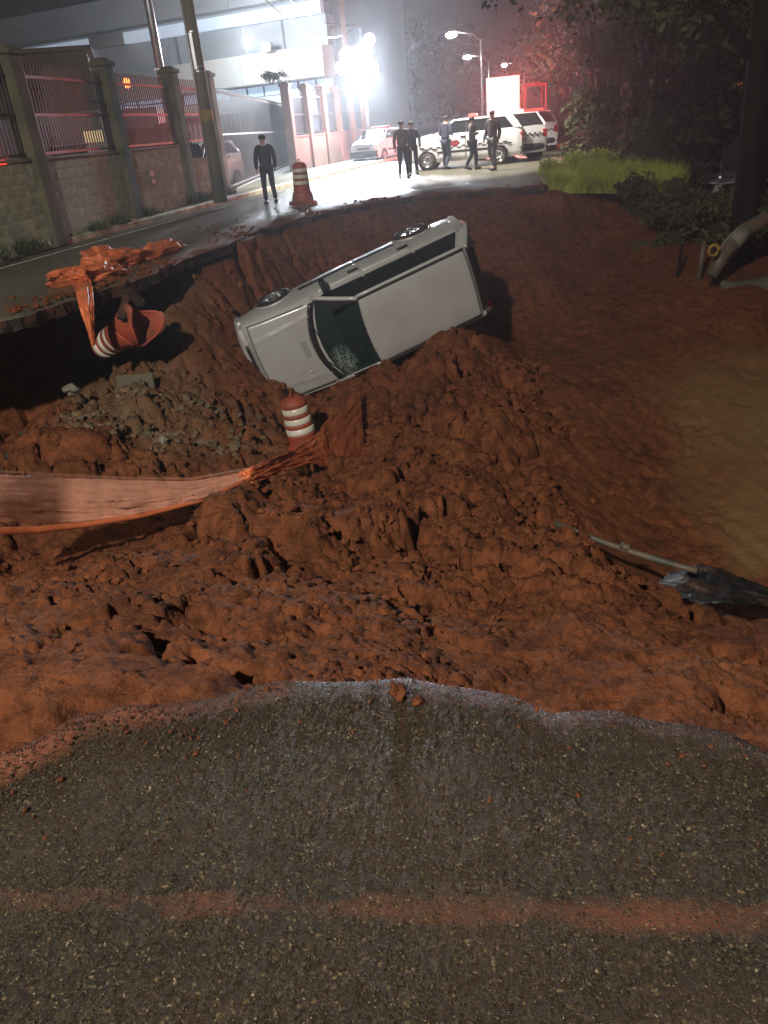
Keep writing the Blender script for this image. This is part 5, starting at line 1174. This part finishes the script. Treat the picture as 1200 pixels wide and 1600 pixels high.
# ------------------------------------------------------------------ vehicles on the far road
ps = CarShape(4.3, 1.78, 1.62, 'hatch')
q = G(722, 262); c1 = make_car('police_car', 'white police hatchback standing side-on with its nose to the left', 'police car', MT['white_paint'], ps, police=True, group='police cars with chequered bands', siren=emit('dim_red_bar', (1, .12, .1), 1.2)); c1.location = (q[0] + .25, q[1] + .9, 0); c1.rotation_euler = (0, 0, math.pi - .22); police_marks(c1, ps)
q = G(803, 252); c2_ = make_car('police_car', 'white police car seen from behind, red beacon blazing on its roof', 'police car', MT['white_paint'], ps, police=True, group='police cars with chequered bands', siren=MT['beacon']); c2_.location = (q[0] + .1, q[1] + 2.2, 0); c2_.rotation_euler = (0, 0, 1.75); police_marks(c2_, ps)
q = G(842, 240); c3 = make_car('police_car', 'rearmost white police car, half hidden at the right by the grass bank', 'police car', MT['white_paint'], ps, police=True, group='police cars with chequered bands', siren=emit('dim_red_bar2', (1, .12, .1), 1.0)); c3.location = (q[0] + .3, q[1] + 3.4, 0); c3.rotation_euler = (0, 0, 1.55); police_marks(c3, ps)
q = G(598, 254); c4 = make_car('patrol_hatchback', 'white hatchback parked by the salmon wall facing the camera', 'car', MT['white_paint'], CarShape(4.0, 1.65, 1.5, 'hatch'), police=True, siren=MT['redlens']); c4.location = (q[0], q[1] + 2.0, 0); c4.rotation_euler = (0, 0, -2.05)
q = AT(801, 165, 46); tr = thing('box_truck', 'box truck with a white cargo box flooded by the red beacon', 'truck', (q[0], q[1] + 2.5, 0), -.2)
m = MB(); m.box((0, 0, 2.45), (1.75, 4.6, 1.9)); bevel(m.build('cargo_box', MT['white_wall'], tr), .03); m = MB(); m.box((0, 0, 1.15), (1.9, 5.2, .3)); m.build('chassis', MT['black'], tr); m = MB(); m.box((0, 3.2, 1.7), (1.9, 1.5, 1.9)); bevel(m.build('cab', MT['white_paint'], tr), .1)
for y in (-1.6, 2.6):
    for x in (-.9, .9): m = MB(); m.lathe([(.2, -.12), (.45, -.12), (.47, 0), (.45, .12), (.2, .12)], 18, Matrix.Translation((x, y, .46)) @ Matrix.Rotation(math.pi / 2, 4, 'Y')); m.build('wheel', MT['rubber'], tr, True)
for x in (-.8, .8): m = MB(); m.box((x, -2.62, 1.2), (.2, .04, .14)); m.build('taillight', MT['redglow'], tr)
q = AT(834, 172, 47); rk = thing('red_trailer_frame', 'red tubular trailer frame standing right of the white truck box', 'trailer', (q[0], q[1], 0), -.1)
for x in (-.55, .55):
    for y in (-.8, .8): m = MB(); m.tube([(x, y, .5), (x, y, 2.9)], .05, 6); m.build('post', MT['redpaint'], rk)
for z in (.6, 1.7, 2.9): m = MB(); m.tube([(-.55, -.8, z), (.55, -.8, z), (.55, .8, z), (-.55, .8, z), (-.55, -.8, z)], .045, 6); m.build('rail', MT['redpaint'], rk)
for x in (-.6, .6): m = MB(); m.lathe([(.1, -.08), (.3, -.08), (.32, 0), (.3, .08), (.1, .08)], 14, Matrix.Translation((x, 0, .32)) @ Matrix.Rotation(math.pi / 2, 4, 'Y')); m.build('wheel', MT['rubber'], rk, True)
for k, (u, v, y, rz, lab) in enumerate([(1085, 275, 31, .5, 'grey car parked below the trees, left of the big trunk'), (1160, 300, 29, .3, 'dark parked car half hidden by the big trunk')]):
    q = AT(u, v, y); c_5 = make_car('parked_car', lab, 'car', MT['silver'] if k == 0 else MT['white_paint'], CarShape(4.1, 1.7, 1.5, 'hatch'), group='cars parked beyond the embankment'); c_5.location = (q[0], q[1], q[2] - 1.0); c_5.rotation_euler = (0, 0, rz)

# ------------------------------------------------------------------ people
def skin_mesh(name, V, E_, R_, mat, parent=None, sub=2):
    me = bpy.data.meshes.new(name); me.from_pydata([tuple(v) for v in V], E_, []); me.materials.append(mat); o = bpy.data.objects.new(name, me); C.objects.link(o)
    if parent is not None: o.parent = parent
    mo = o.modifiers.new('skin', 'SKIN'); mo.use_smooth_shade = True
    if not me.skin_vertices: me.attributes  # layer comes with the modifier
    for i, r_ in enumerate(R_): me.skin_vertices[0].data[i].radius = r_ if hasattr(r_, '__len__') else (r_, r_)
    me.skin_vertices[0].data[0].use_root = True
    s_ = o.modifiers.new('sub', 'SUBSURF'); s_.levels = sub; s_.render_levels = sub; return o
def person(label, loc, face, top_m, leg_m, h=1.75, stride=.0, arms='down', lean=0.0, group=None):
    root = thing('person', label, 'person', loc, face, group); k = h / 1.75        # local -Y is where the person looks
    J = {'pelvis': (0, 0, .93), 'waist': (0, -.01, 1.06), 'chest': (0, -.01 - lean * .5, 1.28), 'sh': (0, -lean * .8, 1.42), 'neck': (0, -lean, 1.49), 'head': (0, -.02 - lean * 1.1, 1.60), 'crown': (0, .0 - lean * 1.1, 1.69)}
    for s_, n_ in ((-1, 'l'), (1, 'r')):
        st = stride * s_
        J['hip' + n_] = (s_ * .10, 0, .88); J['knee' + n_] = (s_ * .105, -.06 - st * .5, .49); J['ank' + n_] = (s_ * .11, .02 - st * 1.1 + (.10 if st < 0 else 0), .09 + (.05 if st < 0 else 0)); J['toe' + n_] = (s_ * .125, -.14 - st * 1.1 + (.06 if st < 0 else 0), .04)
        J['sho' + n_] = (s_ * .19, -lean * .8, 1.40)
        if arms == 'down': J['elb' + n_] = (s_ * .26, .02 + st * .35 - lean, 1.13); J['wri' + n_] = (s_ * .26, -.08 + st * .7 - lean, .89); J['han' + n_] = (s_ * .25, -.10 + st * .75 - lean, .80)
        elif arms == 'folded': J['elb' + n_] = (s_ * .25, -.04, 1.14); J['wri' + n_] = (s_ * .06, -.22, 1.18); J['han' + n_] = (-s_ * .03, -.22, 1.19)
        else: J['elb' + n_] = (s_ * .25, .02, 1.13); J['wri' + n_] = (s_ * .17, -.20, 1.10); J['han' + n_] = (s_ * .12, -.27, 1.14)
    J = {a: tuple(c * k for c in b) for a, b in J.items()}
    def build(name, jn, ed, rad, mat, par):
        ix = {n_: i for i, n_ in enumerate(jn)}; return skin_mesh(name, [J[n_] for n_ in jn], [(ix[a], ix[b]) for a, b in ed], [tuple(c * k for c in (r_ if hasattr(r_, '__len__') else (r_, r_))) for r_ in rad], mat, par)
    jn = ['pelvis', 'waist', 'chest', 'sh', 'neck', 'head', 'crown'] + [a + b for b in 'lr' for a in ('hip', 'knee', 'ank', 'toe', 'sho', 'elb', 'wri', 'han')]
    ed = [('pelvis', 'waist'), ('waist', 'chest'), ('chest', 'sh'), ('sh', 'neck'), ('neck', 'head'), ('head', 'crown')] + [(a + n_, b + n_) for n_ in 'lr' for a, b in (('hip', 'knee'), ('knee', 'ank'), ('ank', 'toe'), ('sho', 'elb'), ('elb', 'wri'), ('wri', 'han'))] + [('pelvis', 'hipl'), ('pelvis', 'hipr'), ('sh', 'shol'), ('sh', 'shor')]
    R1 = [(.13, .09), (.12, .085), (.14, .09), (.09, .07), .052, (.082, .098), (.06, .07)] + [.08, .055, .038, .035, .055, .042, .028, .036] * 2
    build('body', jn, ed, R1, MT['skin'], root)
    jt = ['chest', 'waist', 'pelvis', 'sh', 'shol', 'elbl', 'wril', 'shor', 'elbr', 'wrir']
    build('jacket', jt, [('chest', 'waist'), ('waist', 'pelvis'), ('chest', 'sh'), ('sh', 'shol'), ('shol', 'elbl'), ('elbl', 'wril'), ('sh', 'shor'), ('shor', 'elbr'), ('elbr', 'wrir')], [(.185, .125), (.175, .12), (.185, .13), (.12, .09), .08, .064, .05, .08, .064, .05], top_m, root)
    jl = ['pelvis', 'hipl', 'kneel', 'ankl', 'hipr', 'kneer', 'ankr']
    build('trousers', jl, [('pelvis', 'hipl'), ('hipl', 'kneel'), ('kneel', 'ankl'), ('pelvis', 'hipr'), ('hipr', 'kneer'), ('kneer', 'ankr')], [(.15, .115), .105, .075, .06, .105, .075, .06], leg_m, root)
    for n_ in 'lr':
        a, b = Vector(J['ank' + n_]), Vector(J['toe' + n_]); m = MB(); m.tube([a + Vector((0, .05, -.05)), a + Vector((0, -.02, -.045)), b + Vector((0, .02, -.0)), b + Vector((0, -.03, -.005))], [.045, .052, .045, .03], 10); m.build('shoe', MT['black'], root, True)
    hd = Vector(J['head']); m = MB(); m.lathe([(.085, .0), (.095, .03), (.092, .07), (.065, .105), (.01, .115)], 16, Matrix.Translation(hd + Vector((0, .012, -.01)))); m.build('hair', MT['hair'], root, True)
    return root
def gp_(u, v, z=0): q = G(u, v, z); return (float(q[0]), float(q[1]), z)
person('man in black walking along the gutter past the utility pole', gp_(424, 319), math.pi + .25, MT['dark_cloth'], MT['dark_cloth'], 1.72, .10)
person('walker in a dark coat, the left one of the pair on the bright wet road', gp_(632, 279), .05, MT['grey_cloth'], MT['dark_cloth'], 1.76, .12, 'down', .0, 'pair walking on the wet road')
person('walker in a navy hooded coat, the right one of the pair on the wet road', gp_(647, 274), -.1, MT['navy_cloth'], MT['dark_cloth'], 1.72, -.12, 'down', .0, 'pair walking on the wet road')
person('officer leaning by the front wing of the side-on police car', gp_(698, 265), 2.4, MT['navy_cloth'], MT['navy_cloth'], 1.80, .06, 'fore', .07, 'officers standing by the police cars')
person('officer in brownish jacket standing at the rear door of the side-on police car', gp_(739, 265), 1.1, MT['grey_cloth'], MT['dark_cloth'], 1.68, .09, 'folded', .0, 'officers standing by the police cars')
person('rightmost officer, standing by the tail of the side-on police car', gp_(771, 266), -.9, MT['grey_cloth'], MT['grey_cloth'], 1.80, .07, 'down', .0, 'officers standing by the police cars')

# ------------------------------------------------------------------ trees, bushes, grass
def leaf_cloud(name, blobs, n, size, mat, parent=None, squash=.7, loose=.35):
    """many small leaf faces filling uneven blobs; blobs: (x, y, z, r)"""
    Bq = np.array(blobs, float); vol = Bq[:, 3] ** 2.2; pick = RNG.choice(len(Bq), n, p=vol / vol.sum())
    d = RNG.normal(size=(n, 3)); d /= np.linalg.norm(d, axis=1)[:, None]; rad = RNG.random(n) ** .45
    lump = 1 + .35 * np.sin(d[:, 0] * 5 + pick) * np.cos(d[:, 2] * 4 + pick * 1.7) + loose * (RNG.random(n) ** 3)
    c = Bq[pick, :3] + d * (Bq[pick, 3] * rad * lump)[:, None] * np.array([1, 1, squash])
    # tear holes
    hole = fbm(c[:, 0] * 1.1 / max(.6, Bq[:, 3].mean() * .5) + 40, c[:, 2] * 1.4 / max(.6, Bq[:, 3].mean() * .5) + c[:, 1] * .3 + 40, 3, 5) > .40; c = c[hole]; n = len(c)
    R_ = rot_batch(n); s_ = size * (.6 + .8 * RNG.random(n)); q = np.array([[-1, 0, 0], [0, -.45, .08], [1, 0, 0], [0, .45, .08]]) 
    V = np.einsum('nij,kj->nki', R_, q) * s_[:, None, None] + c[:, None, :]
    o = fast_mesh(name, V.reshape(-1, 3), np.arange(n * 4).reshape(n, 4), mat, False, 4)
    if parent is not None: o.parent = parent
    return o
def tree(label, loc, h, cr, n, size, mat, tr=.2, seed=0, name='tree', squash=.75, low=.35):
    root = thing(name, label, 'tree', loc, 0, 'trees along the embankment'); rs = random.Random(seed)
    m = MB(); m.tube([(0, 0, -.5), (rs.uniform(-.1, .1), 0, h * .3), (rs.uniform(-.3, .3), .1, h * .7)], [tr * 1.25, tr, tr * .5], 10); blobs = []
    for i in range(rs.randint(8, 11)):
        a = rs.uniform(0, 6.283); rr = cr * rs.uniform(.2, .85); z = h * rs.uniform(low, .95); p_ = (rr * math.cos(a), rr * math.sin(a), z); m.tube([(0, 0, h * rs.uniform(.25, .6)), (p_[0] * .5, p_[1] * .5, z * .9), p_], [tr * .4, tr * .25, .02], 6); blobs.append((*p_, cr * rs.uniform(.3, .5)))
    m.build('trunk', MT['bark'], root, True); leaf_cloud('crown', blobs, n, size, mat, root, squash); return root
TL = [(935, 37, 8.0, 2.7, 'leaf2', 'broad tree catching the red glow behind the grass bank'), (1000, 29, 9, 2.9, 'leaf', 'dark tree rising right behind the bright grass'), (1075, 27, 10, 3.4, 'leaf', 'tall dark tree between the grass bank and the big trunk'), (1190, 24, 10, 4.0, 'leaf', 'dense tree at the right edge behind the big trunk'),
      (880, 66, 15, 5.0, 'leaf2', 'hazy tree above the box truck'), (960, 52, 14, 5.0, 'leaf', 'wide dark tree far behind the red signal lamp'), (1010, 46, 13, 6.0, 'leaf', 'tall far tree over the parked cars'), (1120, 44, 14, 6.5, 'leaf', 'tall far tree at the upper right'),
      (652, 74, 9.6, 4.6, 'leaf', 'rounded dark tree beyond the walking pair'), (690, 92, 9.5, 5.0, 'leaf2', 'dim tree behind the row of street lamps'), (600, 84, 7.5, 4.0, 'leaf', 'low dark tree behind the flood light'), (740, 120, 11, 7.0, 'leaf2', 'faint tree at the far end of the street')]
for i, (u, y, h, cr, mt_, lab) in enumerate(TL):
    q = AT(u, 210, y); vx = np.interp(y, [p[1] for p in verge], [p[0] for p in verge]); z = -.3 if y > 60 else -1.9
    tree(lab, (q[0], q[1], z), h + (1.6 if y < 60 else 0), cr, 15000 if y < 40 else 11000, .13 if y < 40 else .22, MT[mt_], .16 + h * .012, i, low=.14 if y < 60 else .3)
# the big trunk close on the right
bt = thing('tree', 'big dark trunk rising at the right edge, branches over the pit', 'tree', tuple(AT(1152, 395, 16.5)), 0, 'trees along the embankment'); m = MB()
m.tube([(0, 0, -1), (.05, 0, .5), (.0, 0, 3), (-.1, 0, 7), (.2, .2, 10)], [.36, .24, .21, .18, .12], 14)
for a, b in (((0, 0, 3.4), (-2.6, .5, 6.0)), ((0, 0, 4.5), (2.2, .3, 6.2)), ((-.1, 0, 5.5), (-1.6, 1.4, 8)), ((-.1, 0, 6), (-3.4, -.6, 7.6))): m.tube([a, (Vector(a) + Vector(b)) / 2 + Vector((0, 0, .3)), b], [.11, .07, .03], 8)
m.build('trunk', MT['bark'], bt, True)
leaf_cloud('crown', [(-2.6, .5, 5.6, 1.5), (-3.6, -.4, 7.0, 1.8), (-1.2, 1.2, 6.6, 1.6), (1.6, .2, 5.6, 1.7), (-4.8, .6, 6.0, 1.3), (0, 1.5, 8, 2), (-1.8, .4, 4.6, .9), (2.6, 1, 4.4, 1.2)], 22000, .085, MT['leaf'], bt)
# bushes of the verge
for i, (u, v, y, r_, mt_, n, lab) in enumerate([(905, 238, 24.5, .85, 'grass', 5200, 'bright yellow-green bush at the corner of the road'), (880, 262, 22.6, .55, 'grass', 2600, 'low bright green tuft hanging over the pit edge'), (955, 262, 23.0, .75, 'grass', 3600, 'yellow-green bush fading right into the dark'),
      (1010, 300, 20.5, .9, 'leaf', 5200, 'dark bush right of the yellow-green one'), (1065, 345, 18.3, .9, 'leaf', 5200, 'dark bush above the broken stakes'), (1110, 330, 19.5, 1.2, 'leaf', 5200, 'tall dark bush left of the big trunk'), (1190, 330, 17, 1.0, 'leaf', 4600, 'dark bush behind the arched pipe')]):
    q = AT(u, v, y); rt = thing('bush', lab, 'bush', tuple(q), 0, 'bushes on the verge'); bl_ = [(random.uniform(-1, 1) * r_ * .9, random.uniform(-.6, .8) * r_, random.uniform(-.8, .35) * r_, r_ * random.uniform(.4, .6)) for _ in range(7)]
    leaf_cloud('foliage', bl_, n, .045 if mt_ == 'grass' else .07, MT[mt_], rt, .7); m = MB()
    for b_ in bl_[:4]: m.tube([(0, 0, -r_ * 1.5), b_[:3]], .02, 5)
    m.build('stem', MT['bark'], rt, True)
def blades(name, P_, hgt, mat, wid=.008):
    n = len(P_); a = RNG.random(n) * 6.28; dx_, dy_ = np.cos(a), np.sin(a); h_ = hgt * (.35 + .9 * RNG.random(n)) * (.45 + 1.1 * fbm(P_[:, 0] * 1.6, P_[:, 1] * 1.6, 3, 77)); lean = RNG.normal(size=(n, 2)) * .35
    A = P_ + np.c_[dx_ * wid, dy_ * wid, 0 * a]; B = P_ - np.c_[dx_ * wid, dy_ * wid, 0 * a]; T_ = P_ + np.c_[lean * h_[:, None], h_]
    T_[:, 2] -= 0
    return fast_mesh(name, np.stack([A, B, T_], 1).reshape(-1, 3), np.arange(3 * n).reshape(n, 3), mat, False, 3)
n = 9000; t_ = RNG.random(n) ; yv = 20.3 + t_ ** 1.6 * 5.5; xv = np.interp(yv, [p[1] for p in verge], [p[0] for p in verge]) + .05 + RNG.random(n) ** 2.0 * 2.9
tag(blades('grass', np.c_[xv, yv, -.22 - .16 * (xv - np.interp(yv, [p[1] for p in verge], [p[0] for p in verge])).clip(0, 5) * .6], .42, MT['grass'], .012), kind='stuff')
# weeds at the foot of the block wall and the kerb
n = 5200; tt = RNG.random(n); seg = (tt * 5).astype(int).clip(0, 4); fr_ = tt * 5 - seg; WPa = np.array(WP); bpt = WPa[seg] * (1 - fr_[:, None]) + WPa[seg + 1] * fr_[:, None]
dnum = fbm(tt * 30, tt * 3 + 2, 3, 9); k_m = dnum > .47; off_ = .10 + .28 * RNG.random(n) ** 2; P_ = np.c_[bpt[:, 0] + off_, bpt[:, 1], np.full(n, .14)][k_m]
tag(blades('weeds', P_, .26, MT['weed'], .012), kind='stuff')
# bush on the salmon pier
q = SW[0]; rt = thing('bush', 'dark bush growing over the top of the nearest salmon pier', 'bush', (q[0] - .2, q[1], 3.95), 0, 'bushes on the verge'); leaf_cloud('foliage', [(-.3, 0, .15, .35), (.1, 0, .1, .3), (-.6, .1, .2, .25)], 1300, .05, MT['leaf'], rt)
m = MB(); m.tube([(0, 0, -.3), (-.2, 0, .2)], .03, 5); m.build('stem', MT['bark'], rt)
# paper scrap on the pavement
q = G(201, 346, .155); pap = thing('paper_scrap', 'crumpled yellowish scrap lying on the pavement below the vent', 'litter', (q[0], q[1], .165)); cloth('paper_sheet', [[(-.16, -.08, 0), (0, -.1, .03), (.16, -.06, 0)], [(-.15, .06, .02), (0, .05, .05), (.15, .08, .01)]], simple('soggy_card', (.60, .38, .14), .6), pap, .02, 3, 44)
# arched pipe and yellow reflector at the right, stakes at the lip of the pit
q0 = AT(1128, 392, 13.2); ap = thing('culvert_pipe', 'pale arched pipe rising out of the soil at the right edge', 'pipe', (0, 0, 0))
m = MB(); A_ = [AT(1112, 432, 14.6), AT(1126, 404, 14.7), AT(1142, 382, 14.8), AT(1165, 360, 14.9), AT(1195, 343, 15.1), AT(1240, 334, 15.4), AT(1290, 345, 15.8)]; m.tube(A_, [.10, .13, .14, .14, .14, .14, .14], 14); m.build('pipe_shaft', MT['pipe'], ap, True)
m = MB(); a, b = Vector(A_[2]), Vector(A_[3]); m.tube([a.lerp(b, .1) , a.lerp(b, .9)], .150, 14); m.build('pipe_collar', MT['concrete'], ap, True)
m = MB(); m.tube([Vector(AT(u, v, 15.0)) for u, v in ((1128, 440), (1136, 452), (1160, 456), (1200, 446), (1240, 450))], [.05, .16, .22, .22, .2], 12); m.build('footing', MT['mossy'], ap, True)
yr = thing('yellow_reflector', 'round yellow plastic ring lying at the foot of the arched pipe', 'reflector', tuple(AT(1115, 391, 14.4))); m = MB(); m.tube([(.09 * math.cos(a), 0, .09 * math.sin(a)) for a in np.linspace(0, 6.28, 20)], .028, 8, False); m.build('ring', MT['yellow'], yr, True); m = MB(); m.lathe([(.01, -.02), (.075, -.015), (.075, .0), (.01, .005)], 16, Matrix.Translation((0, .03, 0)) @ Matrix.Rotation(math.pi / 2, 4, 'X')); m.build('disc', MT['black'], yr)
for i, (u, v, y, h, r_, lab) in enumerate([(1092, 432, 15.6, .75, .055, 'greyish broken stake nearest the yellow ring'), (1060, 420, 16.2, .6, .04, 'short dark stake at the lip below the dark bush')]):
    q = AT(u, v, y); o = thing('wooden_stake', lab, 'stake', (q[0], q[1], q[2] - .1), 0, 'stakes along the pit lip'); m = MB(); m.tube([(0, 0, -.2), (.02, 0, h * .6), (.05, .02, h)], [r_, r_ * .9, r_ * .8], 8); m.build('post', MT['bark'] if i else MT['pipe'], o, True)
    m = MB(); m.tube([(.05, .02, h), (.055, .02, h + .02)], [r_ * .85, r_ * .5], 8); m.build('split_end', MT['pipe'], o)

# ------------------------------------------------------------------ rain haze lit by the lamps
hm, hnt, hp = nodes('rain_haze'); hnt.nodes.remove(hp); pv = hnt.nodes.new('ShaderNodeVolumePrincipled'); pv.inputs['Density'].default_value = 0.0022; pv.inputs['Color'].default_value = (.88, .92, .96, 1); pv.inputs['Anisotropy'].default_value = .70
hnt.links.new(pv.outputs[0], hnt.nodes['Material Output'].inputs['Volume'])
m = MB(); m.box((30, 195, 6.5), (460, 480, 33)); hz = m.build('haze', hm); tag(hz, kind='stuff')
